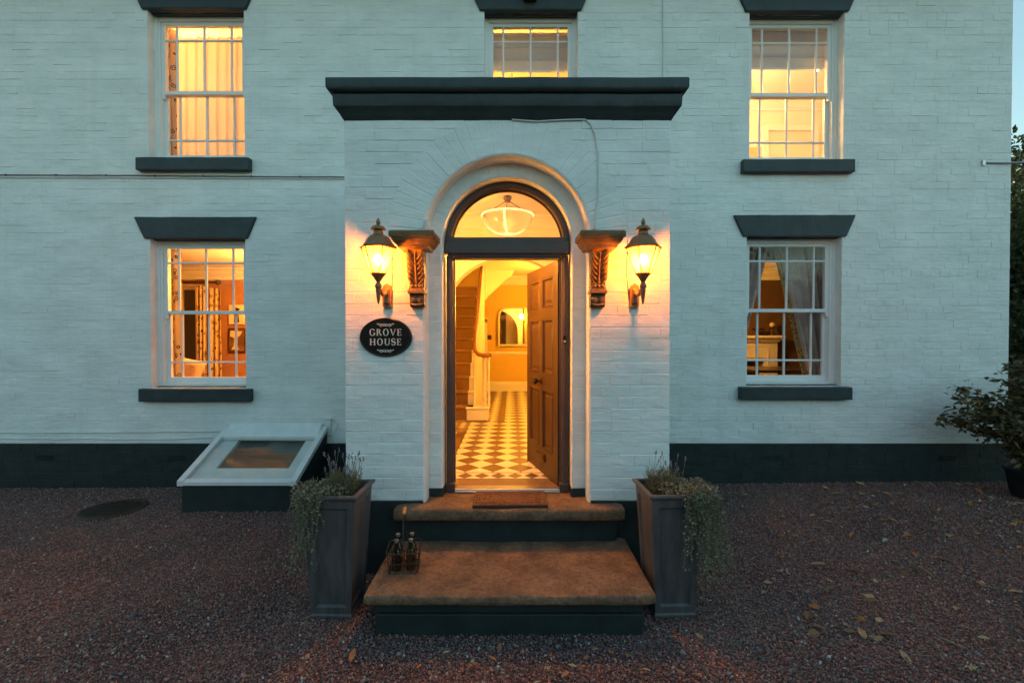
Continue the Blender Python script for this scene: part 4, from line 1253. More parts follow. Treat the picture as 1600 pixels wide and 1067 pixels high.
def pillow(w_, h_, d_):
    V = []; Fq = []; n = 12
    for side in (1, -1):
        for j in range(n+1):
            for i in range(n+1):
                u, v = i/n*2-1, j/n*2-1
                t = (1-u**4)*(1-v**4); pinch = 1-.10*(u*u*v*v)*0 - .06*(1-t)*0
                V.append((u*w_/2*(1-.07*(1-v*v)), side*d_/2*t**.6, v*h_/2*(1-.07*(1-u*u))))
        o = len(V)-(n+1)**2
        for j in range(n):
            for i in range(n): q = o+j*(n+1)+i; Fq.append((q,q+1,q+n+2,q+n+1))
    return np_mesh('pillow', V, Fq, True)
cu = link('cushion', pillow(.5,.42,.16), pm('cream_cushion', (.72,.60,.38), (.5,.35,.2), scale=9, rough=.9, lo=.55, hi=.7)); cu.location = (-5.05, 1.3, 1.33); cu.rotation_euler = (R(-15), R(12), 0)
tag(cu, 'cream cushion leaning on the sofa inside the sitting room window', 'cushion')

# dining room: tied drapes, fireplace, lamp
x0, x1, z0, z1 = WIN['LR']
drape('tied_drape', 'grey drape tied back with the fireplace showing past it', 'drape', x0-.15, x0+.52, x0-.25, x0+.10, z0+.25, z1+.08, .40, M['drape'], .03, 5, 1.2, seed=8)
drape('pulled_drape', 'grey drape swept sideways by the unlit side of the dining room window', 'drape', x0+.60, x1+.25, x1-.08, x1+.25, z0-.2, z1+.08, .40, M['drape'], .03, 6, 1.0, seed=9)
drape('drape_border', 'floral border along the leading edge of the pulled grey drape', 'drape border', x0+.52, x0+.60, x1-.16, x1-.08, z0-.2, z1+.08, .405, M['floraltrim'], .012, 1, 1.0, seed=10)
mb = MB(); mb.cbox(x0-.2, x1+.2, .425, .455, PZ(409, 6.2), z1+.15, .01); tag(mb.build('curtain_pelmet', M['bronze']), 'dark pelmet board above the tied dining room drapes', 'pelmet')
fp = sub('fireplace')
fx0, fx1, fyb = 4.05, 5.20, 3.40
mb = MB(); mb.cbox(fx0-.08, fx1+.08, fyb-.38, fyb, 1.84, 1.89, .008); mb.cbox(fx0-.04, fx1+.04, fyb-.33, fyb, 1.80, 1.838, .006); mb.cbox(fx0-.02, fx1+.02, fyb-.30, fyb, 1.765, 1.798, .006); mb.build('mantel_shelf', M['white'], fp)
mb = MB(); mb.cbox(fx0, fx1, fyb-.25, fyb, 1.40, 1.764, .006); mb.cbox(fx0, fx0+.25, fyb-.26, fyb, .6, 1.399, .006); mb.cbox(fx1-.25, fx1, fyb-.26, fyb, .6, 1.399, .006); mb.build('surround', M['white'], fp)
mb = MB(); mb.box(fx0+.3, fx1-.3, fyb-.262, fyb-.25, 1.46, 1.48); mb.box(fx0+.3, fx1-.3, fyb-.262, fyb-.25, 1.68, 1.70); mb.box(fx1-.2,fx1-.18,fyb-.272,fyb-.26,.8,1.6); mb.build('panel_moulding', M['white'], fp)
mb = MB(); mb.box(fx0+.25, fx1-.25, fyb-.02, fyb-.002, .6, 1.4); mb.build('firebox', M['black'], fp)
ch = thing('candlestick', 'candlestick with a pale round top on the mantel shelf', 'candlestick', (5.12, 3.2, 1.89))
mb = MB(); mb.lathe([(.06,0),(.055,.02),(.02,.04),(.015,.12),(.03,.14),(.05,.16),(.05,.17)], 0, 0, 12); mb.build('stem', M['bronze'], ch)
mb = MB(); mb.ball((0,0,.21), .05); mb.build('globe', M['gilt'], ch, True)
bw2 = thing('mantel_bowl', 'small dark bowl on the mantel shelf beside the candlestick', 'bowl', (4.85, 3.2, 1.89))
mb = MB(); mb.lathe([(.05,0),(.03,.02),(.02,.05),(.09,.10),(.12,.14),(.11,.145)], 0, 0, 16); mb.build('dish', M['bronze'], bw2, True)
globe_lamp('dining_room_lamp', 'globe floor lamp hidden beside the tied dining room drape', (3.55, 2.1, 2.45), .07, 120, 3.22, (1.0,.44,.08))
tbl = thing('dining_table', 'dark dining table inside the lower window with the drapes', 'table', (4.6, 1.9, .58))
mb = MB(); mb.cbox(-.8,.8,-.5,.5,.72,.76,.01); mb.build('table_top', pm('dark_table', (.03,.018,.01), rough=.3), tbl)
for sx in (-.7,.7):
    for sy in (-.4,.4): mb = MB(); mb.lathe([(.03,0),(.035,.3),(.04,.72)], sx, sy, 8); mb.build('leg', M['bronze'], tbl)

# bathroom / upstairs right: blind half down, doorway and picture
x0, x1, z0, z1 = WIN['UR']
def blind(name, label, x0, x1, zb, zt, y):
    t = thing(name, label, 'blind', ((x0+x1)/2, y, zb))
    hw = (x1-x0)/2
    m = MB(); m.cbox(-hw, hw, -.004, .004, 0.012, zt-zb, .001); m.build('fabric', M['blind'], t)
    m = MB(); m.cbox(-hw, hw, -.010, .010, -.012, .012, .004); m.build('bottom_bar', M['sash'], t)
    for q in range(1, int((zt-zb)/.16)+1):  # raised bars stand in for horizon bands reflected in the glass
        m = MB(); m.cbox(-hw, hw, -.014, -.004, q*.16-.02, q*.16+.012, .004); m.build('fold', M['blind'], t)
    m = MB(); m.tube([(-hw,0,zt-zb+.02),(hw,0,zt-zb+.02)], .022, 10); m.build('roller', M['sash'], t)
blind('roller_blind', 'grey blind half lowered in the upstairs window with the bright lamp', x0-.05, x1+.05, PZ(111, 6.12), z1+.02, DY(6.12))
x0, x1, z0, z1 = WIN['UC']
blind('roller_blind', 'grey blind lowered in the window above the porch', x0-.05, x1+.05, PZ(115, 6.10), z1-.09, DY(6.10))
mb = MB(); mb.cbox(4.55, 4.65, 2.52, 2.598, 3.5, 5.6, .004); mb.cbox(5.45, 5.55, 2.52, 2.598, 3.5, 5.6, .004); mb.cbox(4.55, 5.55, 2.52, 2.598, 5.6, 5.7, .004); mb.build('door_case', M['white'], r4)
mb = MB(); mb.box(4.65, 5.45, 2.56, 2.59, 3.5, 5.6); mb.build('inner_door', pm('pale_door', (.74,.66,.50), rough=.5), r4)
pc = thing('bathroom_picture', 'pale picture on the cream wall of the lit upstairs room', 'picture', (4.3, 2.59, 5.0))
mb = MB(); mb.cbox(-.2,.2,-.03,0,-.35,.35,.006); mb.build('frame', M['gilt'], pc)
mb = MB(); mb.box(-.16,.16,-.036,-.03,-.31,.31); mb.build('print', pm('ochre_print', (.55,.33,.10), (.68,.46,.2), scale=6, rough=.6), pc)

# ---------------------------------------------------------------- stone steps
steps = thing('door_steps', 'two worn sandstone door steps on dark painted risers', 'steps', (XC+.02, -2.5, 0))
def slab(x0, x1, yf, yb, zt, th, name):
    """stone slab with bull-nosed, slightly worn front and sides"""
    nx_, prof = 40, []
    # profile in (y, z): top back -> top front -> nose -> underside
    prof = [(yb, zt-th), (yb, zt)]
    prof += [(yb+(yf+th*.22-yb)*t, zt) for t in (.15,.3,.45,.6,.75,.9)]
    for i in range(9):
        t = math.pi*i/8
        prof.append((yf+th*.26 - th*.26*math.sin(t)**.7, zt-th/2+th/2*math.cos(t)))
    V = []; k = len(prof); rr = random.Random(int(zt*1000))
    for i in range(nx_+1):
        u = i/nx_
        x = x0+(x1-x0)*u
        end = min(u, 1-u)*(x1-x0)
        rnd = .018*max(0, 1-end/.03)
        for j, (y, z) in enumerate(prof):
            wear = 0
            if z > zt-th*.6:
                wear = .008*math.exp(-((u-.5)/.28)**2)*(1 if j > 1 else .3) + .0022*math.sin(x*9.1+y*7)+.0018*math.sin(x*23+1.3*y)
            V.append((x + (rr.uniform(-.004,.004) if 0 < i < nx_ else 0), y + (rr.uniform(-.002,.002) if j > 7 else 0) + (rnd if j > 7 else 0), z - wear - (rnd*.6 if j < 11 and j > 0 else 0)))
    Fc = [(i*k+j, i*k+(j+1) % k, (i+1)*k+(j+1) % k, (i+1)*k+j) for i in range(nx_) for j in range(k)]
    m = MB(); m.add(V, Fc + [tuple(range(k))[::-1], tuple(range(nx_*k, nx_*k+k))])
    m.xf(Matrix.Translation(-steps.location))
    return autosmooth(m.build(name, M['stone'], steps), 50)
LOW_Z = .285
slab(PX(613,3.46), PX(978,3.46), DY(3.455), YF+.02, LAND_Z, .095, 'landing_slab')
slab(PX(565,2.777), PX(1028,2.777), DY(2.775), DY(3.70), LOW_Z, .062, 'step_slab')
def sbox(name, *a, mat='plinth'):
    m = MB(); m.cbox(*a, .008); m.xf(Matrix.Translation(-steps.location)); m.build(name, M[mat], steps)
sbox('landing_riser', PX(613,3.46)+.05, PX(978,3.46)-.05, DY(3.53), YF, -.1, LAND_Z-.09)
sbox('step_riser', PX(565,2.777)+.055, PX(1028,2.777)-.06, DY(2.845), DY(3.55), -.1, LOW_Z-.155)
sbox('step_riser', PX(565,2.777)+.048, PX(1028,2.777)-.068, DY(2.850), DY(3.55), LOW_Z-.150, LOW_Z-.058)

# door mat
def mat_material():
    m, N, L = newmat('ornate_mat_top')
    out = N.new('ShaderNodeOutputMaterial'); p = N.new('ShaderNodeBsdfPrincipled'); L.new(p.outputs[0], out.inputs[0]); p.inputs['Roughness'].default_value = .85
    tc = N.new('ShaderNodeTexCoord')
    v = N.new('ShaderNodeTexVoronoi'); v.inputs['Scale'].default_value = 26; v.feature = 'DISTANCE_TO_EDGE'
    L.new(tc.outputs['Object'], v.inputs['Vector'])
    wv = N.new('ShaderNodeTexWave'); wv.wave_type = 'RINGS'; wv.inputs['Scale'].default_value = 9; wv.inputs['Distortion'].default_value = 6; wv.inputs['Detail'].default_value = 2
    L.new(tc.outputs['Object'], wv.inputs['Vector'])
    mlt = N.new('ShaderNodeMath'); mlt.operation = 'MULTIPLY'; L.new(v.outputs['Distance'], mlt.inputs[0]); mlt.inputs[1].default_value = 3.5
    ad = N.new('ShaderNodeMath'); ad.operation = 'ADD'; L.new(mlt.outputs[0], ad.inputs[0]); L.new(wv.outputs[0], ad.inputs[1])
    r = ramp(N, [(.35,(.15,.065,.03)), (.55,(.04,.018,.011)), (.9,(.022,.010,.007)), (1,(.12,.05,.025))]); L.new(ad.outputs[0], r.inputs[0])
    L.new(r.outputs[0], p.inputs['Base Color'])
    b = N.new('ShaderNodeBump'); b.inputs['Distance'].default_value = .004; L.new(ad.outputs[0], b.inputs['Height']); L.new(b.outputs[0], p.inputs['Normal'])
    return m
matt = thing('door_mat', 'ornate brown rubber door mat on the landing before the threshold', 'door mat', (PX(797, 3.66), DY(3.655), LAND_Z-.006), R(.6))
mw, md = .292, .160
mb = MB(); mb.cbox(-mw, mw, -md, md, 0, .020, .005); mb.build('base', pm('dark_rubber', (.03,.02,.014), (.05,.03,.02), rough=.8), matt)
mb = MB(); mb.box(-mw+.012, mw-.012, -md+.012, md-.012, .019, .0215); mb.build('field', mat_material(), matt)
mb = MB()
for (a, t) in ((.006, .007), (.062, .007)):
    X, Y = mw-a, md-a*.9
    mb.box(-X, X, -Y, -Y+t, .019, .026); mb.box(-X, X, Y-t, Y, .019, .026); mb.box(-X, -X+t, -Y+t, Y-t, .019, .026); mb.box(X-t, X, -Y+t, Y-t, .019, .026)
mb.build('raised_border', pm('worn_rubber_border', (.15,.068,.03), (.10,.045,.02), scale=30, rough=.7), matt)

# ---------------------------------------------------------------- lanterns
def lantern(x, label):
    z = 0
    t = thing('wall_lantern', label, 'lantern', (x, FY, 2.10), 0, 'lanterns either side of the arch')
    oy = -.258
    n = 6; a0 = R(0)
    g = lambda zz: zz-2.10
    mb = MB(); mb.lathe([(.136,g(2.522)),(.140,g(2.527)),(.118,g(2.545)),(.100,g(2.566)),(.090,g(2.588)),(.074,g(2.604)),(.050,g(2.616)),(.036,g(2.624))], 0, oy, n, a0)
    mb.lathe([(.034,g(2.62)),(.036,g(2.632)),(.032,g(2.648)),(.054,g(2.655)),(.056,g(2.660)),(.044,g(2.678)),(.020,g(2.69)),(.010,g(2.697)),(.016,g(2.708)),(.014,g(2.722)),(.002,g(2.745))], 0, oy, 14)
    autosmooth(mb.build('roof', M['lanternmetal'], t), 25)
    mb = MB()
    top = [(.124*math.cos(a0+k*math.pi/3), oy+.124*math.sin(a0+k*math.pi/3), g(2.522)) for k in range(6)]
    bot = [(.053*math.cos(a0+k*math.pi/3), oy+.053*math.sin(a0+k*math.pi/3), g(2.335)) for k in range(6)]
    for k in range(6):
        mb.tube([top[k], bot[k]], .0055, 5); mb.tube([top[k], top[(k+1) % 6]], .005, 5); mb.tube([bot[k], bot[(k+1) % 6]], .006, 5)
    mb.build('cage', M['lanternmetal'], t)
    for k in range(6):
        m = MB(); a, b, c, d = [Vector(q) for q in (top[k], top[(k+1) % 6], bot[(k+1) % 6], bot[k])]
        m.quad(a, b, c, d); m.build('pane', M['lampglass'], t)
    mb = MB(); mb.lathe([(.055,g(2.338)),(.050,g(2.328)),(.036,g(2.310)),(.020,g(2.285)),(.014,g(2.275)),(.020,g(2.262)),(.026,g(2.250)),(.026,g(2.238)),(.018,g(2.228)),(.022,g(2.222)),(.020,g(2.215)),(.016,g(2.17)),(.009,g(2.13)),(.003,g(2.112))], 0, oy, 12)
    autosmooth(mb.build('stem', M['lanternmetal'], t), 40)
    mb = MB(); s = 1 if x < 0 else -1
    mb.tube([(0,oy,g(2.24)),(0,oy+.05,g(2.225)),(0,oy+.10,g(2.19)),(0,oy+.16,g(2.20)),(0,-.03,g(2.235))], [.013,.012,.012,.015,.018], 8)
    autosmooth(mb.build('arm', M['lanternmetal'], t), 60)
    mb = MB(); mb.prism([(-.034,g(2.115)),(-.02,g(2.10)),(.02,g(2.10)),(.034,g(2.115)),(.038,g(2.25)),(.026,g(2.278)),(.012,g(2.285)),(.0,g(2.295)),(-.012,g(2.285)),(-.026,g(2.278)),(-.038,g(2.25))], 'y', -.036, -.004)
    mb.cbox(-.022,.022,-.055,-.034,g(2.13),g(2.25),.008)
    mb.build('back_plate', M['lanternmetal'], t)
    mb = MB(); mb.lathe([(.012,g(2.335)),(.012,g(2.40)),(.009,g(2.405))], 0, oy, 8); mb.build('lamp_holder', M['letter'], t)
    mb = MB(); mb.ball((0,oy,g(2.44)), .030, 12, 8, (1,1,1.25)); mb.build('bulb', M['lanternglow'], t, True)
M['lanternglow'] = emat('lantern_bulb', WARM, 250)
lantern(PX(593, 3.365), 'lit hexagonal wall lantern above the oval name plaque')
lantern(PX(1003, 3.365), 'lit hexagonal wall lantern on the hinge side of the open door')

# ---------------------------------------------------------------- name plaque
plq = thing('name_plaque', 'black oval plaque reading GROVE HOUSE under the lantern', 'plaque', (PX(602.5, 3.58), FY-.006, PZ(527, 3.58)))
mb = MB(); a_, b_ = .207, .154
n = 48
rows = [(1.0, 0), (1.0, -.008), (.985, -.016), (.955, -.019), (.93, -.017), (.90, -.017)]
vs = [(a_*r*math.cos(2*math.pi*k/n), y, b_*r*math.sin(2*math.pi*k/n)) for r, y in rows for k in range(n)]
mb.add(vs, [(r*n+k, r*n+(k+1) % n, (r+1)*n+(k+1) % n, (r+1)*n+k) for r in range(len(rows)-1) for k in range(n)] + [tuple(range((len(rows)-1)*n, len(rows)*n))])
autosmooth(mb.build('plate', M['black'], plq), 40)
YL0, YL1 = -.0172, -.0195
def ring_arc(m, cx, cz, rx, rz, t0, t1, thick, thin, n=20):
    """letter bowl: stroke thick at the sides, thin at top and bottom"""
    V = []; Fc = []
    for i in range(n+1):
        t = t0+(t1-t0)*i/n
        wdt = thin+(thick-thin)*abs(math.cos(t))**1.5
        c, s = math.cos(t), math.sin(t)
        for (kx, kz, y) in ((rx, rz, YL0), (rx, rz, YL1), (rx-wdt, rz-wdt, YL1), (rx-wdt, rz-wdt, YL0)):
            V.append((cx+kx*c, y, cz+kz*s))
    for i in range(n):
        for j in range(4): Fc.append((i*4+j, i*4+(j+1) % 4, (i+1)*4+(j+1) % 4, (i+1)*4+j))
    Fc += [(0,1,2,3), (n*4+3, n*4+2, n*4+1, n*4)]
    m.add(V, Fc)
def bar(m, pts): m.prism(pts, 'y', YL1, YL0)
def rect(m, x0, x1, z0, z1): bar(m, [(x0,z0),(x1,z0),(x1,z1),(x0,z1)])
def letter(ch, x, z, h):
    m = MB(); T = .17*h; t = .07*h; sf = .10*h; wd = {'G':.80,'R':.74,'O':.84,'V':.80,'E':.62,'H':.84,'U':.80,'S':.56}[ch]*h
    def stem(xa, tw=T, top=True, bot=True):
        rect(m, xa, xa+tw, z, z+h)
        if bot: rect(m, xa-sf*.7, xa+tw+sf*.7, z, z+t*.7)
        if top: rect(m, xa-sf*.7, xa+tw+sf*.7, z+h-t*.7, z+h)
    if ch == 'O': ring_arc(m, x+wd/2, z+h/2, wd/2, h*.53, 0, 2*math.pi, T, t, 32)
    elif ch == 'G':
        ring_arc(m, x+wd/2, z+h/2, wd/2, h*.53, R(42), R(330), T, t, 28)
        rect(m, x+wd*.80, x+wd*.80+T, z+.08*h, z+.42*h); rect(m, x+wd*.66, x+wd*1.06, z+.38*h, z+.44*h); rect(m, x+wd*.84, x+wd*.90, z+.68*h, z+.95*h)
    elif ch == 'H':
        stem(x+sf*.5); stem(x+wd-T-sf*.5); rect(m, x+sf*.5+T, x+wd-T-sf*.5, z+h*.48, z+h*.55)
    elif ch == 'E':
        stem(x+sf*.5); rect(m, x+sf*.5, x+wd, z, z+t); rect(m, x+sf*.5, x+wd*.95, z+h-t, z+h); rect(m, x+sf*.5, x+wd*.78, z+h*.48, z+h*.55)
        rect(m, x+wd-t, x+wd, z, z+.24*h); rect(m, x+wd*.95-t, x+wd*.95, z+h-.22*h, z+h); rect(m, x+wd*.78-t, x+wd*.78, z+.40*h, z+.63*h)
    elif ch == 'V':
        bar(m, [(x, z+h), (x+T*1.15, z+h), (x+wd*.56, z), (x+wd*.46, z)]); bar(m, [(x+wd*.48, z), (x+wd*.56, z), (x+wd, z+h), (x+wd-t*1.2, z+h)])
        rect(m, x-sf*.6, x+T*1.15+sf*.6, z+h-t*.7, z+h); rect(m, x+wd-t-sf, x+wd+sf*.7, z+h-t*.7, z+h)
    elif ch == 'U':
        rect(m, x+sf*.5, x+sf*.5+T, z+.34*h, z+h); rect(m, x+wd-t*1.4-sf*.5, x+wd-sf*.5, z+.34*h, z+h)
        ring_arc(m, x+wd/2, z+.34*h, wd/2-sf*.5, .36*h, math.pi, 2*math.pi, T*.85, t, 16)
        rect(m, x-sf*.2, x+T+sf*1.2, z+h-t*.7, z+h); rect(m, x+wd-t*1.4-sf*1.2, x+wd+sf*.2, z+h-t*.7, z+h)
    elif ch == 'R':
        stem(x+sf*.5); ring_arc(m, x+sf*.5+T*.7, z+h*.74, wd*.56, h*.265, -math.pi/2, math.pi/2, T, t, 16)
        bar(m, [(x+wd*.42, z+.50*h), (x+wd*.62, z+.50*h), (x+wd*1.08, z), (x+wd*.84, z)])
    elif ch == 'S':
        P = []
        for i in range(25):
            u = i/24; tt = R(30)+R(240)*u*0
        V = []
        c1 = (x+wd/2, z+h*.745); c2 = (x+wd/2, z+h*.265)
        path = [(c1[0]+(wd*.44)*math.cos(R(a)), c1[1]+h*.235*math.sin(R(a))) for a in range(25, 271, 12)]
        path += [(c2[0]+(wd*.46)*math.cos(R(a)), c2[1]+h*.245*math.sin(R(a))) for a in range(90, -156, -12)]
        n = len(path); Fc = []
        for i, (px, pz) in enumerate(path):
            q0 = path[max(0, i-1)]; q1 = path[min(n-1, i+1)]; d = Vector((q1[0]-q0[0], q1[1]-q0[1])).normalized(); nn = Vector((-d.y, d.x))
            wdt = (.045+.055*math.exp(-((i-n/2)/(n*.22))**2))*h
            for (s, y) in ((1, YL0), (1, YL1), (-1, YL1), (-1, YL0)): V.append((px+nn.x*wdt*s, y, pz+nn.y*wdt*s))
        for i in range(n-1):
            for j in range(4): Fc.append((i*4+j, i*4+(j+1) % 4, (i+1)*4+(j+1) % 4, (i+1)*4+j))
        Fc += [(0,1,2,3), (n*4-1, n*4-2, n*4-3, n*4-4)]
        m.add(V, Fc)
        rect(m, x+wd*.86, x+wd*.95, z+.70*h, z+.96*h); rect(m, x+wd*.04, x+wd*.13, z+.04*h, z+.32*h)
    m.build('letter', M['letter'], plq)
    return wd
def word(txt, z, h, width):
    wds = {'G':.80,'R':.74,'O':.84,'V':.80,'E':.62,'H':.84,'U':.80,'S':.56}
    tot = sum(wds[c]*h for c in txt); gap = (width-tot)/(len(txt)-1)
    x = -width/2
    for c in txt: x += letter(c, x, z, h) + gap
word('GROVE', .013, .053, .250)
word('HOUSE', -.062, .053, .246)
for zc, sg in ((.098, 1), (-.106, 1)):
    mb = MB(); y = -.0185
    for s in (-1, 1):
        mb.tube([(s*(.036+.014*math.cos(t)*(1-.08*t)), y, zc-.004+sg*.013*math.sin(t)*(1-.08*t)) for t in np.linspace(0, 9, 30)], .0022, 5)
        mb.tube([(s*(.012+.010*math.cos(t)), y, zc+sg*.008*math.sin(t)) for t in np.linspace(0, 6.3, 16)], .0022, 5)
        mb.tube([(s*(.05+.014*t), y, zc+sg*(-.004+.014*math.sin(t*2.4))) for t in np.linspace(0, 1.1, 8)], [.0022]*6+[.004,.003], 5)
    mb.tube([(-.026,y,zc),(0,y,zc-.009),(.026,y,zc)], .002, 5)
    mb.build('scroll_ornament', M['letter'], plq)

# ---------------------------------------------------------------- planters
def planter(cx, cy, label, rz):
    t = thing('tall_planter', label, 'planter', (cx, cy, gzf(cx, cy)), rz, 'lead planters beside the steps')
    H, tw, bw_ = .83, .176, .132
    def hw(z): return bw_+(tw-bw_)*z/H
    mb = MB()
    # four tapered panelled faces
    for q in range(4):
        Rm = Matrix.Rotation(q*math.pi/2, 4, 'Z')
        m = MB()
        def face(a0, a1, z0, z1, dep0, dep1):
            m.quad((a0*hw(z0), -hw(z0)+dep0, z0), (a1*hw(z0), -hw(z0)+dep0, z0), (a1*hw(z1), -hw(z1)+dep1, z1), (a0*hw(z1), -hw(z1)+dep1, z1))
        face(-1, -.74, .0, H-.03, 0, 0); face(.74, 1, .0, H-.03, 0, 0); face(-.74, .74, .0, .07, 0, 0); face(-.74, .74, H-.085, H-.03, 0, 0)
        zz = (.07, H-.085); i = .90
        def P(a, z, d): return (a*hw(z), -hw(z)+d, z)
        d = .014; e = .014
        outer = [P(-.74,zz[0],0), P(.74,zz[0],0), P(.74,zz[1],0), P(-.74,zz[1],0)]
        inn = [P(-.66,zz[0]+e,d), P(.66,zz[0]+e,d), P(.66,zz[1]-e,d), P(-.66,zz[1]-e,d)]
        m.add(outer+inn, [(0,1,5,4),(1,2,6,5),(2,3,7,6),(3,0,4,7),(4,5,6,7)])
        m.xf(Rm); mb.add(m.v, m.f)
    mb.build('body', M['lead'], t)
    mb = MB(); n = 4
    def sq(o, z): return [(-o,-o,z),(o,-o,z),(o,o,z),(-o,o,z)]
    rr_ = [sq(.171,H-.040), sq(.177,H-.036), sq(.179,H-.028), sq(.189,H-.024), sq(.195,H-.014), sq(.193,H-.003), sq(.187,H), sq(.165,H), sq(.161,H-.004), sq(.157,H-.06)]
    vs = [p for r_ in rr_ for p in r_]
    mb.add(vs, [(i*4+k, i*4+(k+1) % 4, (i+1)*4+(k+1) % 4, (i+1)*4+k) for i in range(len(rr_)-1) for k in range(4)])
    autosmooth(mb.build('rim', M['lead'], t), 30)
    mb = MB(); rr_ = [sq(.141,0), sq(.141,.016), sq(.137,.022), sq(.131,.03)]; vs = [p for r_ in rr_ for p in r_]
    mb.add(vs, [(i*4+k, i*4+(k+1) % 4, (i+1)*4+(k+1) % 4, (i+1)*4+k) for i in range(3) for k in range(4)] + [(3,2,1,0)]); mb.build('foot', M['lead'], t)
    mb = MB(); mb.add(sq(.162, H-.045), [(0,1,2,3)]); mb.build('soil', M['soil'], t)
    return t
PLX, PRX, PLY = -1.205, 1.085, -2.61
planter(PLX, PLY, 'tall tapered lead planter next to the wire bottle carrier', R(-1.5))
planter(PRX, PLY, 'tall tapered lead planter half hidden by trailing plants beside the steps', R(2))

def leaves_mesh(name, P, dirs, L_, W_, rngv, fold=.25):
    """many small pointed leaves (2 quads each): centre base P, direction dirs, random roll"""
    n = len(P)
    d = dirs/np.linalg.norm(dirs, axis=1, keepdims=True)
    r = rngv.normal(size=(n,3)); s = np.cross(d, r); s /= np.linalg.norm(s, axis=1, keepdims=True)+1e-9
    u = np.cross(s, d)
    L_ = np.broadcast_to(L_, (n,))[:,None]; W_ = np.broadcast_to(W_, (n,))[:,None]
    base = P; tip = P+d*L_; mid = P+d*L_*.45
    l = mid+s*W_*.5+u*W_*fold; rr_ = mid-s*W_*.5+u*W_*fold
    V = np.stack([base, rr_, tip, l], 1).reshape(-1,3)
    Fi = np.arange(n*4).reshape(n,4)
    F2 = np.concatenate([Fi[:, [0,1,2]], Fi[:, [0,2,3]]], 0)
    me = np_mesh(name, V, F2)
    a = me.attributes.new('rnd', 'FLOAT', 'FACE')
    rv = rngv.random(n); a.data.foreach_set('value', np.concatenate([rv, rv]).astype(np.float32))
    return me
M['lavleaf'] = attrmat('lavender_leaf', [(0,(.075,.085,.045)), (.5,(.14,.14,.075)), (1,(.23,.21,.12))], .8, transl=.2)
M['trail'] = attrmat('trailing_leaf', [(0,(.10,.10,.07)), (.5,(.20,.19,.13)), (.85,(.30,.28,.20)), (1,(.42,.34,.16))], .75, transl=.25)
M['lavflower'] = pm('lavender_flower', (.14,.10,.17), (.22,.17,.24), scale=40, rough=.8)
M['stemgreen'] = pm('plant_stem', (.12,.12,.07), (.20,.17,.10), scale=30, rough=.8)

def lavender(cx, cy, z, label, seed, nflow=26):
    rv = np.random.default_rng(seed); rr = random.Random(seed)
    t = thing('lavender_plant', label, 'plant', (cx, cy, z), 0, 'lavender in the planters')
    P = []; D = []; st = MB(); fl = MB()
    for k in range(190):
        a = rr.uniform(0, 6.28); sp = rr.uniform(.0, .55); h = rr.uniform(.06, .17)
        bx, by = rr.uniform(-.09,.09), rr.uniform(-.06,.10)
        dirv = Vector((math.cos(a)*sp, math.sin(a)*sp, 1)).normalized()
        n = int(h/.006)
        for i in range(n):
            p = Vector((bx,by,-.02))+dirv*h*(i/n)
            P.append(p[:]); aa = rr.uniform(0, 6.28); D.append((math.cos(aa)*.7+dirv.x, math.sin(aa)*.7+dirv.y, .9))
    link('foliage', leaves_mesh('foliage', np.array(P), np.array(D), rv.uniform(.014,.030,len(P)), .0042, rv), M['lavleaf'], t)
    for k in range(nflow):
        a = rr.uniform(0, 6.28); sp = rr.uniform(.1, .55); h = rr.uniform(.15, .27)
        bx, by = rr.uniform(-.11,.11), rr.uniform(-.08,.10)
        tip = (bx+math.cos(a)*sp*h, by+math.sin(a)*sp*h, h)
        m_ = (bx+math.cos(a)*sp*h*.35, by+math.sin(a)*sp*h*.35, h*.5)
        st.tube([(bx,by,-.02), m_, tip], .0012, 4)
        if k % 5 < 3:
            for q in range(5):
                fl.ball((tip[0]+rr.uniform(-.004,.004), tip[1]+rr.uniform(-.004,.004), tip[2]-.012+q*.006), rr.uniform(.003,.0058), 6, 4, (1,1,1.1))
        else:
            fl.ball((tip[0],tip[1],tip[2]), .004, 6, 4, (1,1,2.5))
    st.build('flower_stems', M['stemgreen'], t); fl.build('flower_heads', M['lavflower'], t, kind='stuff')
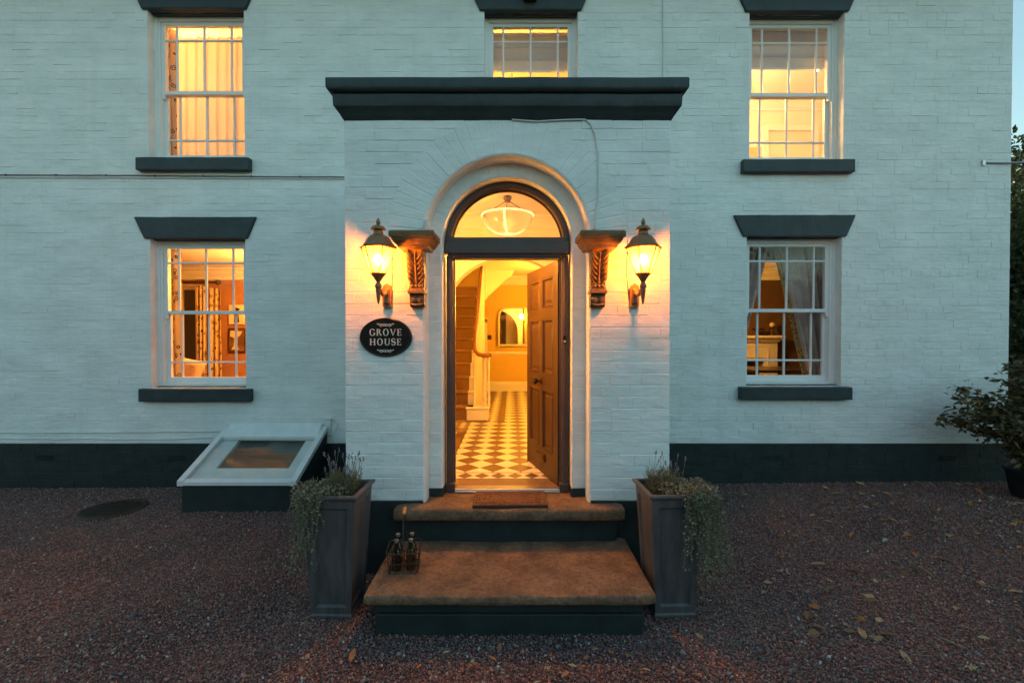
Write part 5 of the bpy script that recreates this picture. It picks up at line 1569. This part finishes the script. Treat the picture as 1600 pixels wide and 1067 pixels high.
def trailing(cx, cy, z, label, seed, x_bias, nv, maxlen):
    rv = np.random.default_rng(seed); rr = random.Random(seed)
    t = thing('trailing_plant', label, 'plant', (cx, cy, z), 0, 'trailing plants in the planters')
    P = []; D = []; st = MB(); LL = []
    for k in range(nv):
        # leave over the front edge or the outer side
        side = rr.random() < .35
        if side: ex, ey = x_bias*.195, rr.uniform(-.17, .12)
        else: ex, ey = x_bias*rr.triangular(-.05, .20, .12), -.195
        x0, y0 = ex*.5, ey*.4+.0
        ln = maxlen*rr.uniform(.12, 1)**1.7
        pts = [Vector((x0, y0, -.03)), Vector((ex*.85, ey*.85, .035+rr.uniform(0,.03))), Vector((ex*1.06, ey*1.06, .012))]
        x, y, zz = ex*1.06, ey*1.06, .0
        n = max(3, int(ln/.045)); dx = rr.uniform(-.008,.010)*x_bias if side else rr.uniform(-.008,.008)
        for i in range(n):
            zz -= .045*rr.uniform(.75, 1.1)
            x += dx+rr.uniform(-.010,.010); y += rr.uniform(-.008,.008)+(0 if side else -.002)
            if side: x += x_bias*.002
            # keep out of the planter body
            if abs(y) < .19 and abs(x) < .19:
                if side: x = x_bias*.20
                else: y = -.20
            pts.append(Vector((x, y, zz)))
        st.tube(pts, .0014, 4)
        for a, b in zip(pts, pts[1:]):
            m = 4
            for i in range(m):
                if rr.random() < .12: continue
                p = a.lerp(b, rr.random()); aa = rr.uniform(0, 6.28)
                P.append(p[:]); D.append((math.cos(aa), math.sin(aa)-.25, rr.uniform(-.5,.7))); LL.append(rr.uniform(.010,.022))
    # mound of leaves on top
    for k in range(1000):
        a = rr.uniform(0, 6.28); r_ = math.sqrt(rr.random())*.19
        p = (x_bias*.05+r_*math.cos(a), -.07+r_*math.sin(a)*.75, rr.uniform(-.03, .055))
        P.append(p); D.append((rr.uniform(-1,1), rr.uniform(-1,.6), rr.uniform(0,1))); LL.append(rr.uniform(.012,.024))
    link('foliage', leaves_mesh('foliage', np.array(P), np.array(D), np.array(LL), np.array(LL)*.75, rv), M['trail'], t)
    st.build('vine_stems', M['stemgreen'], t)
ZR = .815
lavender(PLX+.02, PLY+.03, gzf(PLX,PLY)+ZR-.02, 'lavender with purple flower heads in the planter next to the bottle carrier', 41, 34)
lavender(PRX-.03, PLY+.03, gzf(PRX,PLY)+ZR-.02, 'lavender with few dry flower heads above the long trailing plant', 47, 16)
trailing(PLX-.05, PLY, gzf(PLX,PLY)+ZR, 'short grey green trailing plant spilling towards the glazed basement lid', 51, -1, 52, .62)
trailing(PRX+.06, PLY, gzf(PRX,PLY)+ZR, 'long grey green trailing plant curtaining the front of its planter', 57, 1, 110, .72)

# ---------------------------------------------------------------- bottle carrier and bottles
CX, CY, CZ = PX(631, 3.13), DY(3.13), LOW_Z-.004
car = thing('bottle_carrier', 'rusty wire bottle carrier with a wooden grip on the lower step', 'bottle carrier', (CX, CY, CZ), R(8))
def rring(hx, hy, z, rc=.03, n=5):
    p = []
    for (sx, sy, a0) in ((1,1,0),(-1,1,90),(-1,-1,180),(1,-1,270)):
        for i in range(n+1):
            t = R(a0+90*i/n); p.append((sx*(hx-rc)+rc*math.cos(t), sy*(hy-rc)+rc*math.sin(t), z))
    return p+[p[0]]
mb = MB()
for z, hx, hy, r_ in ((.006,.098,.098,.004),(.075,.104,.104,.003),(.145,.112,.112,.004)): mb.tube(rring(hx, hy, z), r_, 5)
mb.tube([(-.098,0,.006),(.098,0,.006)], .003, 5); mb.tube([(0,-.098,.006),(0,.098,.006)], .003, 5); mb.tube([(-.108,0,.11),(.108,0,.11)], .003, 5); mb.tube([(0,-.108,.11),(0,.108,.11)], .003, 5)
for k in range(6): 
    f = -.09+k*.036
    mb.tube([(f,-.098,.008),(f,.098,.008)], .0018, 4)
mb.build('basket', M['iron'], car)
mb = MB()
for (x, y) in [(sx*f, sy*f2) for sx in (-1,1) for sy in (-1,1) for f, f2 in ((.098,.05),(.05,.098),(.09,.09))]:
    mb.tube([(x,y,.006),(x*1.06,y*1.06,.075),(x*1.14,y*1.14,.145)], .0022, 4)
mb.build('upright_wires', M['iron'], car)
mb = MB(); mb.tube([(0,-.112,.145),(0,-.100,.26),(0,-.055,.39),(0,.055,.39),(0,.100,.26),(0,.112,.145)], .0042, 6); mb.tube([(0,0,.006),(0,0,.12)], .003, 5)
mb.build('handle', M['iron'], car)
mb = MB(); mb.tube([(0,-.058,.391),(0,-.03,.392),(0,.03,.392),(0,.058,.391)], [.011,.0135,.0135,.011], 10); mb.build('grip', pm('turned_grip', (.32,.15,.05), (.42,.20,.07), scale=20, rough=.5), car)
prof = [(.020,.000),(.031,.003),(.034,.012),(.034,.095),(.030,.115),(.020,.140),(.0155,.160),(.0155,.178),(.019,.182),(.019,.196),(.016,.199)]
first = None
lab = ['corked clear bottle in the carrier, nearest the landing and the planter', 'clear bottle in the carrier nearest the planter and the gravel', 'clear bottle in the carrier nearest the landing and the door mat', 'clear bottle in the carrier nearest the step edge and the door mat']
for k, (bx, by) in enumerate(((-.048,.048),(-.048,-.048),(.048,.048),(.048,-.048))):
    p = Matrix.Rotation(R(8), 4, 'Z') @ Vector((bx, by, 0))
    if first is None:
        first = thing('milk_bottle', lab[0], 'bottle', (0,0,0), 0, 'bottles in the wire carrier')
        m = MB(); n = 14
        vs = [(r*math.cos(2*math.pi*i/n), r*math.sin(2*math.pi*i/n), z) for r, z in prof for i in range(n)]
        m.add(vs, [(j*n+i, j*n+(i+1) % n, (j+1)*n+(i+1) % n, (j+1)*n+i) for j in range(len(prof)-1) for i in range(n)] + [tuple(range(n))])
        m.build('glass', M['bottleglass'], first, True)
        m = MB(); m.lathe([(.014,.185),(.0165,.192),(.0165,.206),(.015,.208)], 0, 0, 12); m.build('stopper', pm('foil_stopper', (.13,.10,.075), (.18,.13,.09), rough=.5), first)
        b = first
    else: b = copy_tree(first)
    b['label'] = lab[k]; b.location = (CX+p.x, CY+p.y, CZ+.010)

# ---------------------------------------------------------------- basement light well with glazed lid
lw = thing('basement_skylight', 'low green walled light well with a sloping glazed white framed lid', 'skylight', (-2.95, -.45, 0))
wx0, wx1 = -3.60, -2.32
wyf = DY(4.87)
zf, zb_ = .325, .745
lxo = -lw.location
def lbox(name, mat, *boxes, ch=0):
    m = MB()
    for b in boxes: (m.cbox(*b, ch) if ch else m.box(*b))
    m.xf(Matrix.Translation(lxo)); return m.build(name, M[mat], lw)
lbox('front_kerb', 'plinth', (wx0+.03, wx1-.02, wyf+.03, wyf+.14, -.15, zf-.03), ch=.006)
for xa in (wx0+.03, wx1-.12):
    m = MB(); m.prism([(wyf+.141,-.15),(wyf+.141,zf-.02),(-.024,zb_-.06),(-.024,-.15)], 'x', xa, xa+.10)
    m.xf(Matrix.Translation(lxo)); m.build('side_kerb', M['plinth'], lw)
def sl(y): return zf + (zb_-zf)*(y-wyf)/(-.05-wyf)
m = MB()
for xa, xb in ((wx0, wx0+.065), (wx1-.065, wx1)):
    m.prism([(wyf, sl(wyf)-.055),(wyf, sl(wyf)),(-.05, sl(-.05)),(-.05, sl(-.05)-.055)], 'x', xa, xb)
m.prism([(wyf+.001, sl(wyf)-.050),(wyf+.001, sl(wyf)-.014),(wyf+.05, sl(wyf+.05)-.014),(wyf+.05, sl(wyf+.05)-.05)], 'x', wx0+.065, wx1-.065)
m.xf(Matrix.Translation(lxo)); m.build('lid_frame', M['pvc'], lw)
m = MB(); m.prism([(-.22, sl(-.22)-.05),(-.22, sl(-.22)-.005),(-.052, sl(-.05)+.03),(-.004, sl(-.05)+.05),(-.004, sl(-.05)-.05)], 'x', wx0+.065, wx1-.065)
m.prism([(-.03, sl(-.05)-.12),(-.03, sl(-.05)+.105),(-.004, sl(-.05)+.11),(-.004, sl(-.05)-.12)], 'x', wx0-.02, wx1+.03)
m.xf(Matrix.Translation(lxo)); m.build('lead_flashing', M['wellwhite'], lw)
m = MB(); m.prism([(wyf+.045, sl(wyf+.045)-.030),(wyf+.045, sl(wyf+.045)-.024),(-.215, sl(-.215)-.024),(-.215, sl(-.215)-.030)], 'x', wx0+.062, wx1-.062)
m.xf(Matrix.Translation(lxo)); m.build('pane', M['glass'], lw)
# white lining sheet with an opening below the glass, then the shaft
ox0, ox1, oy0, oy1 = wx0+.26, wx1-.20, wyf+.25, -.15
m = MB()
def S(x, y, d=.060): return (x, y, sl(y)-d)
X0_, X1_, Y0_, Y1_ = wx0+.06, wx1-.06, wyf+.04, -.08
m.quad(S(X0_,Y0_),S(X1_,Y0_),S(X1_,oy0),S(X0_,oy0)); m.quad(S(X0_,oy1),S(X1_,oy1),S(X1_,Y1_),S(X0_,Y1_))
m.quad(S(X0_,oy0),S(ox0,oy0),S(ox0,oy1),S(X0_,oy1)); m.quad(S(ox1,oy0),S(X1_,oy0),S(X1_,oy1),S(ox1,oy1))
for (a, b) in (((ox0,oy0),(ox1,oy0)),((ox1,oy0),(ox1,oy1)),((ox1,oy1),(ox0,oy1)),((ox0,oy1),(ox0,oy0))):
    pa, pb = S(*a), S(*b); m.quad(pa, pb, (pb[0],pb[1],-.55), (pa[0],pa[1],-.55))
m.xf(Matrix.Translation(lxo)); m.build('lining', M['wellwhite'], lw)
m = MB(); m.box(ox0, ox1, oy0, oy1, -.60, -.55); m.xf(Matrix.Translation(lxo)); m.build('cellar_floor', M['cellarbrown'], lw)
ym = oy0+(oy1-oy0)*.55  # brown and grey sheets stand in for reflections in the lid glass
m = MB(); m.prism([(oy0+.004, sl(oy0)-.12),(oy0+.004, sl(oy0)-.09),(ym, sl(ym)-.09),(ym, sl(ym)-.12)], 'x', ox0+.004, ox1-.004); m.xf(Matrix.Translation(lxo)); m.build('brown_reflection', M['cellarbrown'], lw)
m = MB(); m.prism([(ym+.002, sl(ym)-.13),(ym+.002, sl(ym)-.11),(oy1-.004, sl(oy1)-.11),(oy1-.004, sl(oy1)-.13)], 'x', ox0+.004, ox1-.004); m.xf(Matrix.Translation(lxo)); m.build('grey_reflection', pm('grey_reflection_sheet', (.10,.10,.095), (.16,.15,.14), scale=3, rough=.15), lw)

# ---------------------------------------------------------------- manhole cover, cables, small fittings
mx_, my_ = PX(175, 5.0), DY(5.0)
mc = thing('manhole_cover', 'dark round iron cover lying in the gravel by the plinth', 'manhole cover', (mx_, my_, gzf(mx_, my_)+.012))
mb = MB(); mb.lathe([(.30,-.03),(.305,-.004),(.295,.004),(.27,.004),(.265,-.001)], 0, 0, 40); mb.build('rim', M['iron'], mc)
mb = MB()
for i in range(-6, 7):
    for j in range(-6, 7):
        if i*i+j*j < 36: mb.box(i*.04-.013, i*.04+.013, j*.04-.006, j*.04+.006, -.001, .005)
mb.build('tread_studs', M['iron'], mc)

def cable(name, label, pts, r, mat, sag=.0, clips=0):
    t = thing(name, label, 'cable', pts[0])
    P = [Vector(p)-Vector(pts[0]) for p in pts]
    fine = []
    for a, b in zip(P, P[1:]):
        n = max(2, int((b-a).length/.12))
        for i in range(n): fine.append(a.lerp(b, i/n)+Vector((random.uniform(-1,1), 0, random.uniform(-1,1)))*sag)
    fine.append(P[-1])
    m = MB(); m.tube(fine, r, 5); m.build('cable', M[mat], t, True)
    if clips:
        m = MB()
        for i in range(2, len(fine), clips): m.cbox(fine[i].x-.008, fine[i].x+.008, -.010, .004, fine[i].z-r-.004, fine[i].z+r+.005, .002)
        m.build('cable_clips', M[mat], t, kind='stuff')
yw = -.014
cable('wall_cable', 'upper of the two painted cables running under the glowing upstairs window', [(X0H+.1,yw,PZ(274,5.75)),(PX(60,5.75),yw,PZ(275,5.75)),(PX(200,5.75),yw,PZ(275.5,5.75)),(PX(380,5.75),yw,PZ(277,5.75)),(PXL,yw,PZ(278.5,5.75))], .006, 'cabledark', .002, 5)
cable('wall_cable', 'lower of the two painted cables running under the glowing upstairs window', [(X0H+.1,yw-.002,PZ(278,5.75)),(PX(150,5.75),yw-.002,PZ(278.8,5.75)),(PX(380,5.75),yw-.002,PZ(280,5.75)),(PXL,yw-.002,PZ(281,5.75))], .006, 'cable', .002, 7)
cable('plinth_cable', 'higher painted cable low on the wall leading to the glazed basement lid', [(X0H+.1,yw,PZ(677,5.75)),(PX(120,5.75),yw,PZ(676,5.75)),(PX(240,5.75),yw,PZ(675,5.75)),(PX(344,5.75),yw,PZ(674,5.75))], .005, 'cable', .004)
cable('plinth_cable', 'lower painted cable just above the plinth leading to the glazed basement lid', [(X0H+.1,yw,PZ(685,5.75)),(PX(120,5.75),yw,PZ(686,5.75)),(PX(240,5.75),yw,PZ(687,5.75)),(PX(330,5.75),yw,PZ(684,5.75))], .005, 'cable', .004)
cable('drop_cable', 'thin painted cable dropping down the wall to the porch roof', [(PX(1033,5.75),yw,6.4),(PX(1034,5.75),yw,PZ(60,5.75)),(PX(1035,5.75),yw,3.87)], .006, 'cable', .002)
cable('lid_cable', 'short painted cable looping at the top corner of the glazed basement lid', [(PX(505,5.75),yw-.02,PZ(654,5.75)),(PX(522,5.75),yw-.02,PZ(655,5.75)),(PX(526,5.7),yw-.02,PZ(664,5.7)),(PX(522,5.68),yw-.05,PZ(674,5.68))], .007, 'cable', .001)
yp_ = FY-.012
cable('porch_cable', 'painted cable winding down the porch brickwork beside the arch', [(PX(800,3.59),yp_,PZ(189.5,3.59)),(PX(840,3.59),yp_,PZ(192,3.59)),(PX(880,3.59),yp_,PZ(190,3.59)),(PX(914,3.59),yp_,PZ(189,3.59)),(PX(922,3.59),yp_,PZ(196,3.59)),(PX(929,3.59),yp_,PZ(212,3.59)),(PX(933,3.59),yp_,PZ(240,3.59)),(PX(934,3.59),yp_,PZ(275,3.59)),(PX(934,3.59),yp_,PZ(310,3.59)),(PX(930,3.59),yp_,PZ(335,3.59)),(PX(928,3.59),yp_,PZ(361,3.59))], .006, 'cable', .0015)
cable('lantern_cable', 'thin dark cable down the wall beside the plaque side lantern', [(PX(613,3.59),FY-.009,PZ(402,3.59)),(PX(613,3.59),FY-.009,PZ(440,3.59)),(PX(612,3.59),FY-.009,PZ(468,3.59))], .003, 'cabledark')
cable('lantern_cable', 'thin dark cable down the wall beside the hinge side lantern', [(PX(980,3.59),FY-.009,PZ(375,3.59)),(PX(979,3.59),FY-.009,PZ(430,3.59)),(PX(983,3.59),FY-.009,PZ(468,3.59))], .003, 'cabledark')
# contact box beside the arch
mb = MB(); mb.cbox(PX(665,3.58), PX(671,3.58), FY-.03, FY-.002, PZ(360,3.58), PZ(343,3.58), .004)
tag(mb.build('junction_box', M['cable']), 'small pale junction box at the arch springing above the bracket', 'junction box')
# security light on the centre lintel
sl_ = thing('security_light', 'small dark security light fixed to the lintel over the porch', 'security light', (PX(828, 5.65), -.036, PZ(2, 5.66)))
mb = MB(); mb.cbox(-.085,.085,-.10,0,.0,.10,.012); mb.build('housing', M['iron'], sl_)
mb = MB(); mb.cbox(-.07,.07,-.106,-.100,.02,.085,.003); mb.build('lens', M['bottleglass'], sl_)
# telephone wire bracket at the corner
br = thing('wire_bracket', 'thin steel wire bracket on the wall corner beside the sky', 'bracket', (PX(1533, 5.75), -.012, PZ(256, 5.75)))
mb = MB(); mb.tube([(0,0,0),(.36,-.01,-.004),(.80,-.03,.004)], .010, 6); mb.build('rod', M['alu'], br)
mb = MB(); mb.cbox(-.018,.018,-.012,.012,-.035,.035,.004); mb.build('wall_plate', M['alu'], br)
mb = MB(); mb.tube([(.42,-.02,.0),(.8,.3,.25),(2.2,1.6,.9)], .004, 5); mb.build('wire', M['cabledark'], br)

# ---------------------------------------------------------------- potted shrub at the corner
SXp, SYp = 5.93, -.62
pot = thing('shrub_pot', 'black round pot under the leafy shrub at the house corner', 'plant pot', (SXp, SYp, gzf(SXp, SYp)))
mb = MB(); mb.lathe([(.17,-.02),(.20,.05),(.24,.28),(.26,.30),(.265,.33),(.24,.335),(.235,.30)], 0, 0, 24); autosmooth(mb.build('pot', M['blackpot'], pot), 40)
mb = MB(); mb.lathe([(.236,.29),(.001,.30)], 0, 0, 20); mb.build('soil', M['soil'], pot)
shr = thing('leafy_shrub', 'leafy shrub with bronze green leaves growing in the black pot', 'shrub', (SXp, SYp, gzf(SXp,SYp)+.3))
M['shrubleaf'] = pm('shrub_leaf', (.12,.12,.05), (.27,.155,.075), scale=5, rough=.45, bump=.2, bscale=60, bdist=.002, lo=.4, hi=.62)
M['shrubleaf2'] = pm('bronze_shrub_leaf', (.17,.085,.045), (.11,.075,.04), scale=9, rough=.45)
def leafshape(L_, W_, fold=.2, curl=.25, lobes=None):
    n = 7; V = []; Fc = []
    for i in range(n):
        t = i/(n-1); w_ = W_*math.sin(math.pi*min(1, .06+t*.94))**.8*.5
        if i == 0: w_ = .001
        if i == n-1: w_ = .0005
        z = -curl*L_*t*t
        V += [(-w_, L_*t, z+w_*fold), (0, L_*t, z), (w_, L_*t, z+w_*fold)]
    for i in range(n-1):
        b = i*3; Fc += [(b, b+1, b+4, b+3), (b+1, b+2, b+5, b+4)]
    m = MB(); m.add(V, Fc); return m
lm = [leafshape(.125,.05).mesh('leaf'), leafshape(.10,.042,.3,.4).mesh('leaf'), leafshape(.14,.055,.1,.1).mesh('leaf'), leafshape(.11,.045,.25,.5).mesh('leaf')]
for i, m in enumerate(lm): m.materials.append(M['shrubleaf'] if i < 3 else M['shrubleaf2'])
rr = random.Random(77); st = MB(); nl = 0; SP = []; SD = []
for b in range(34):
    a = rr.uniform(0, 6.28); sp = rr.uniform(.25, 1.25); h = rr.uniform(.45, 1.12)*(1.15-.25*sp)
    if b % 2 == 0: a = rr.uniform(2.5, 3.9)
    pts = []
    for t in np.linspace(0, 1, 7):
        pts.append(Vector((math.cos(a)*sp*(.15*t+.62*t*t), math.sin(a)*sp*(.15*t+.55*t*t)*.55, h*(t-.22*t*t*sp)*1.15)))
    st.tube(pts, [.009,.008,.007,.006,.005,.004,.002], 5)
    for i in range(2, 7):
        for q in range(2 if i < 5 else 4):
            p = pts[i]; aa = rr.uniform(0, 6.28)
            if nl >= 300: break
            o = bpy.data.objects.new('leaf', lm[rr.randrange(4)]); C.objects.link(o); o.parent = shr
            o.location = p+Vector((rr.uniform(-.02,.02), rr.uniform(-.02,.02), rr.uniform(-.02,.02))); s_ = rr.uniform(.65, 1.15); o.scale = (s_, s_, s_)
            o.rotation_euler = (rr.uniform(-.6, .4), rr.uniform(-.5, .5), aa); nl += 1
    for i in range(1, 7):
        for q in range(22):
            p = pts[i]+Vector((rr.gauss(0,.05), rr.gauss(0,.05), rr.gauss(0,.05))); SP.append(p[:]); SD.append((rr.uniform(-1,1), rr.uniform(-1,.3), rr.uniform(-.5,.3)))
M['shrubinner'] = attrmat('inner_shrub_leaf', [(0,(.045,.050,.022)), (.6,(.10,.095,.04)), (1,(.20,.13,.055))], .5, transl=.2)
SPa = np.array(SP); rvs = np.random.default_rng(3)
link('inner_foliage', leaves_mesh('inner', SPa, np.array(SD), rvs.uniform(.06,.11,len(SPa)), rvs.uniform(.03,.045,len(SPa)), rvs), M['shrubinner'], shr, kind='stuff')
st.build('branches', M['bark'], shr)

# ---------------------------------------------------------------- trees beyond the corner
M['treeleaf'] = attrmat('tree_leaf', [(0,(.030,.045,.018)), (.5,(.075,.095,.036)), (.9,(.12,.125,.05)), (1,(.17,.13,.055))], .7, transl=.3)
M['hedgeleaf'] = attrmat('hedge_leaf', [(0,(.024,.038,.014)), (.6,(.055,.080,.028)), (1,(.09,.11,.042))], .7, transl=.25)
def crown(rv, n, centre, rad, nclump, clump_r, L_, W_):
    cs = rv.normal(size=(nclump,3)); cs /= np.linalg.norm(cs, axis=1, keepdims=True); cs *= rv.uniform(.35,1,(nclump,1))**.6
    cs = cs*np.array(rad)+np.array(centre)
    k = rv.integers(0, nclump, n)
    d = rv.normal(size=(n,3)); d /= np.linalg.norm(d, axis=1, keepdims=True); rr_ = rv.random((n,1))**.45
    P = cs[k]+d*rr_*clump_r*rv.uniform(.6,1.3,(n,1))
    D = d+rv.normal(size=(n,3))*.7+np.array([0,0,-.25])
    return P, D, rv.uniform(.7,1.3,n)*L_, rv.uniform(.7,1.3,n)*W_
def tree(loc, label, h, rad, n, nclump, seed, leafL, mat, group):
    rv = np.random.default_rng(seed); rr = random.Random(seed)
    t = thing('broadleaf_tree', label, 'tree', loc, 0, group)
    P, D, LL, WW = crown(rv, n, (0,0,h-rad[2]), rad, nclump, rad[0]*.34, leafL, leafL*.6)
    link('crown', leaves_mesh('crown', P, D, LL, WW, rv), M[mat], t)
    m = MB(); m.tube([(0,0,-.2),(.05,.02,h*.2),(-.05,.05,h*.45),(.03,0,h*.75)], [.16,.13,.10,.03], 8)
    for k in range(9):
        a = rr.uniform(0,6.28); z = h*rr.uniform(.22,.6); e = Vector((math.cos(a)*rad[0]*.75, math.sin(a)*rad[1]*.75, z+rad[2]*rr.uniform(.2,.7)))
        m.tube([(0,0,z),(e.x*.45,e.y*.45,z+(e.z-z)*.35),e], [.06,.04,.012], 6)
    m.build('trunk', M['bark'], t, True)
tree((10.6, 4.0, 0), 'leafy tree with sky gaps behind the house corner', 5.1, (2.2,2.2,1.7), 16000, 60, 5, .12, 'treeleaf', None)
tree((9.3, 2.6, 0), 'dark bushy tree close behind the house corner', 4.3, (1.5,1.8,2.2), 16000, 55, 6, .10, 'hedgeleaf', None)
tree((12.5, 7.0, 0), 'taller tree rising behind the leafy corner tree', 7.0, (2.6,2.6,3.2), 14000, 60, 8, .14, 'hedgeleaf', None)
tree((9.0, .6, 0), 'low rounded evergreen behind the potted shrub', 2.4, (1.0,1.0,1.3), 12000, 45, 9, .08, 'hedgeleaf', None)

# wood across the drive (closes the view behind the camera, shades the low sky)
rv = np.random.default_rng(99)
Ps, Ds, Ls, Ws = [], [], [], []
for k in range(16):
    x = -26+k*3.5+rv.uniform(-1,1); h = rv.uniform(4.5, 7.5); y = -22-rv.uniform(0, 4)
    P, D, LL, WW = crown(rv, 2600, (x, y, h*.55), (2.6, 2.2, h*.48), 30, 1.1, .42, .34)
    Ps.append(P); Ds.append(D); Ls.append(LL); Ws.append(WW)
wd = link('woodland', leaves_mesh('woodland', np.concatenate(Ps), np.concatenate(Ds), np.concatenate(Ls), np.concatenate(Ws), rv), M['treeleaf'])
tag(wd, 'dense wood facing the house across the gravel drive', 'wood', kind='stuff')

# ---------------------------------------------------------------- gravel stones
N = 250000
Dd = np.sqrt(rng.uniform(2.15**2, 6.0**2, N))
Xg = rng.uniform(-1, 1, N)*Dd*1.28
Yg = CAM_Y+Dd
keep = (Yg < -.03) & (Xg < 7.6)
keep &= ~((Xg > PXL) & (Xg < PXR) & (Yg > FY-.02))
keep &= ~((Xg > PX(565,2.777)+.05) & (Xg < PX(1028,2.777)-.06) & (Yg > DY(2.845)))
keep &= ~((Xg > wx0+.03) & (Xg < wx1-.02) & (Yg > wyf+.03))
keep &= ~(((Xg-mx_)**2+(Yg-my_)**2) < .285**2)
for px_ in (PLX, PRX): keep &= ~((abs(Xg-px_) < .15) & (abs(Yg-PLY) < .15))
Xg, Yg = Xg[keep], Yg[keep]; n = len(Xg)
sz = rng.lognormal(math.log(.0050), .38, n)
big = rng.random(n) < .003; sz[big] *= 2.2
base = np.array([(1,0,0),(-1,0,0),(0,1,0),(0,-1,0),(0,0,1),(0,0,-1)], dtype=np.float64)
B = base[None]*np.stack([rng.uniform(.7,1.35,n), rng.uniform(.6,1.1,n), rng.uniform(.4,.8,n)], -1)[:,None,:]
B = B+rng.normal(size=(n,6,3))*.18
q = rng.normal(size=(n,4)); q /= np.linalg.norm(q, axis=1, keepdims=True)
w_, x_, y_, z_ = q.T
RM_ = np.stack([1-2*(y_*y_+z_*z_), 2*(x_*y_-z_*w_), 2*(x_*z_+y_*w_), 2*(x_*y_+z_*w_), 1-2*(x_*x_+z_*z_), 2*(y_*z_-x_*w_), 2*(x_*z_-y_*w_), 2*(y_*z_+x_*w_), 1-2*(x_*x_+y_*y_)], -1).reshape(n,3,3)
B = np.einsum('nij,nkj->nki', RM_, B)*sz[:,None,None]
Vg = B+np.stack([Xg, Yg, gz(Xg,Yg)+sz*.35+rng.uniform(0,.004,n)], -1)[:,None,:]
tri = np.array([(0,2,4),(2,1,4),(1,3,4),(3,0,4),(2,0,5),(1,2,5),(3,1,5),(0,3,5)])
Fg = (tri[None]+np.arange(n)[:,None,None]*6).reshape(-1,3)
gm = np_mesh('gravel', Vg.reshape(-1,3), Fg)
at = gm.attributes.new('rnd', 'FLOAT', 'FACE')
# colour index: patches of red and of grey gravel, plus scattered pale chips
patch = .5+.25*np.sin(Xg*1.1+.6*np.sin(Yg*1.7))+.2*np.sin(Yg*2.3+Xg*.5)
step_shade = np.clip(1-np.abs(Yg-DY(2.72))/.22, 0, 1)*(np.abs(Xg) < 1.5)  # shade before the step, painted as a greyer band of stones
grey = rng.random(n) < (.18+.30*np.clip(patch,0,1)+.5*step_shade)
col = np.where(grey, rng.uniform(.0,.30,n), rng.uniform(.32,.86,n)); pale = rng.random(n) < .022; col[pale] = rng.uniform(.86, 1, pale.sum())
at.data.foreach_set('value', np.repeat(col, 8).astype(np.float32))
M['gravel'] = attrmat('gravel_stone', [(0,(0.077,0.071,0.074)), (.16,(0.155,0.138,0.140)), (.30,(0.232,0.204,0.206)), (.33,(0.116,0.053,0.047)), (.55,(0.245,0.115,0.094)), (.75,(0.349,0.178,0.140)), (.86,(0.371,0.237,0.187)), (.9,(0.371,0.446,0.397)), (1,(0.371,0.446,0.456))], .85)
tag(link('gravel', gm, M['gravel']), 'loose reddish brown and grey gravel stones covering the drive', 'gravel', kind='stuff')

# ---------------------------------------------------------------- fallen leaves
def maple():
    m = MB(); pts = []
    for a, r_ in ((-90,.10),(-60,.42),(-35,.30),(-10,.75),(15,.45),(40,.85),(62,.5),(90,1),(118,.5),(140,.85),(165,.45),(190,.75),(215,.30),(240,.42)):
        pts.append((math.cos(R(a))*r_*.04, math.sin(R(a))*r_*.04))
    n = len(pts); V = [(0,0,.004)]+[(x, y, .010*math.sin(8*math.atan2(y, x))*.6+abs(x)*.25) for x, y in pts]
    m.add(V, [(0, 1+i, 1+(i+1) % n) for i in range(n)]); return m
shapes = [maple(), leafshape(.075,.034,.5,-.25), leafshape(.055,.040,.35,.2), leafshape(.09,.03,.7,-.15)]
LC = [((.40,.16,.050),(.26,.10,.036)), ((.40,.25,.13),(.28,.17,.085)), ((.27,.23,.13),(.33,.27,.16)), ((.24,.12,.055),(.17,.085,.042))]
lmesh = []
for si, s_ in enumerate(shapes):
    for ci, (ca, cb) in enumerate(LC):
        me = s_.mesh('fallen_leaf'); me.materials.append(pm('fallen_leaf_%s' % 'abcd'[ci], ca, cb, scale=30, rough=.7) if si == 0 else lmesh[ci].materials[0]); lmesh.append(me)
rr = random.Random(15)
SN = ('lobed', 'curled narrow', 'small oval', 'long folded'); CN = ('rust orange', 'tan', 'pale yellow green', 'dark brown')
def drop(x, y, s=1.0, me=None, label=None, group='fallen leaves on the gravel', where='on gravel nearer the potted shrub'):
    me = me or lmesh[rr.choice((0,1,3,0,1,2,4,5,7,8,9,11,12,13,14,15))]; q = lmesh.index(me)
    label = label or '%s %s leaf %s' % (SN[q//4], CN[q % 4], where)
    o = bpy.data.objects.new('fallen_leaf', me); C.objects.link(o)
    o.location = (x, y, gzf(x,y)+.014); o.rotation_euler = (rr.uniform(-.35,.35), rr.uniform(-.35,.35), rr.uniform(0,6.28)); o.scale = (s,s,s)
    tag(o, label, 'leaf', group)
k = 0
while k < 150:
    D_ = math.sqrt(rr.uniform(2.5**2, 5.6**2)); px = rr.uniform(1090, 1640)
    if rr.random() > (.30+.7*(px-1090)/500)*(1 if D_ > 3 else .5): continue
    x, y = PX(px, D_), DY(D_)
    if y > -.08 or (x < 1.4 and y > -2.9): continue
    drop(x, y, rr.uniform(.75,1.45)); k += 1
for k in range(22):
    px, D_ = rr.uniform(560, 1110), rr.uniform(2.42, 2.78)
    drop(PX(px, D_), DY(D_), rr.uniform(.45,.8), where='on the gravel against the lower step')
drop(PX(545, 2.59), DY(2.59), 1.0, lmesh[4], 'single orange fallen leaf on the gravel below the bottle carrier side of the steps', None)
drop(PX(1345, 3.54), DY(3.54), 1.5, lmesh[4], 'long rust coloured leaf alone on the gravel beyond the long trailing plant', None)
for k in range(7):
    px, D_ = rr.uniform(30, 440), rr.uniform(2.5, 4.0); drop(PX(px, D_), DY(D_), rr.uniform(.35,.6), lmesh[rr.choice((9,10,6))], where='on the open gravel before the glazed basement lid')
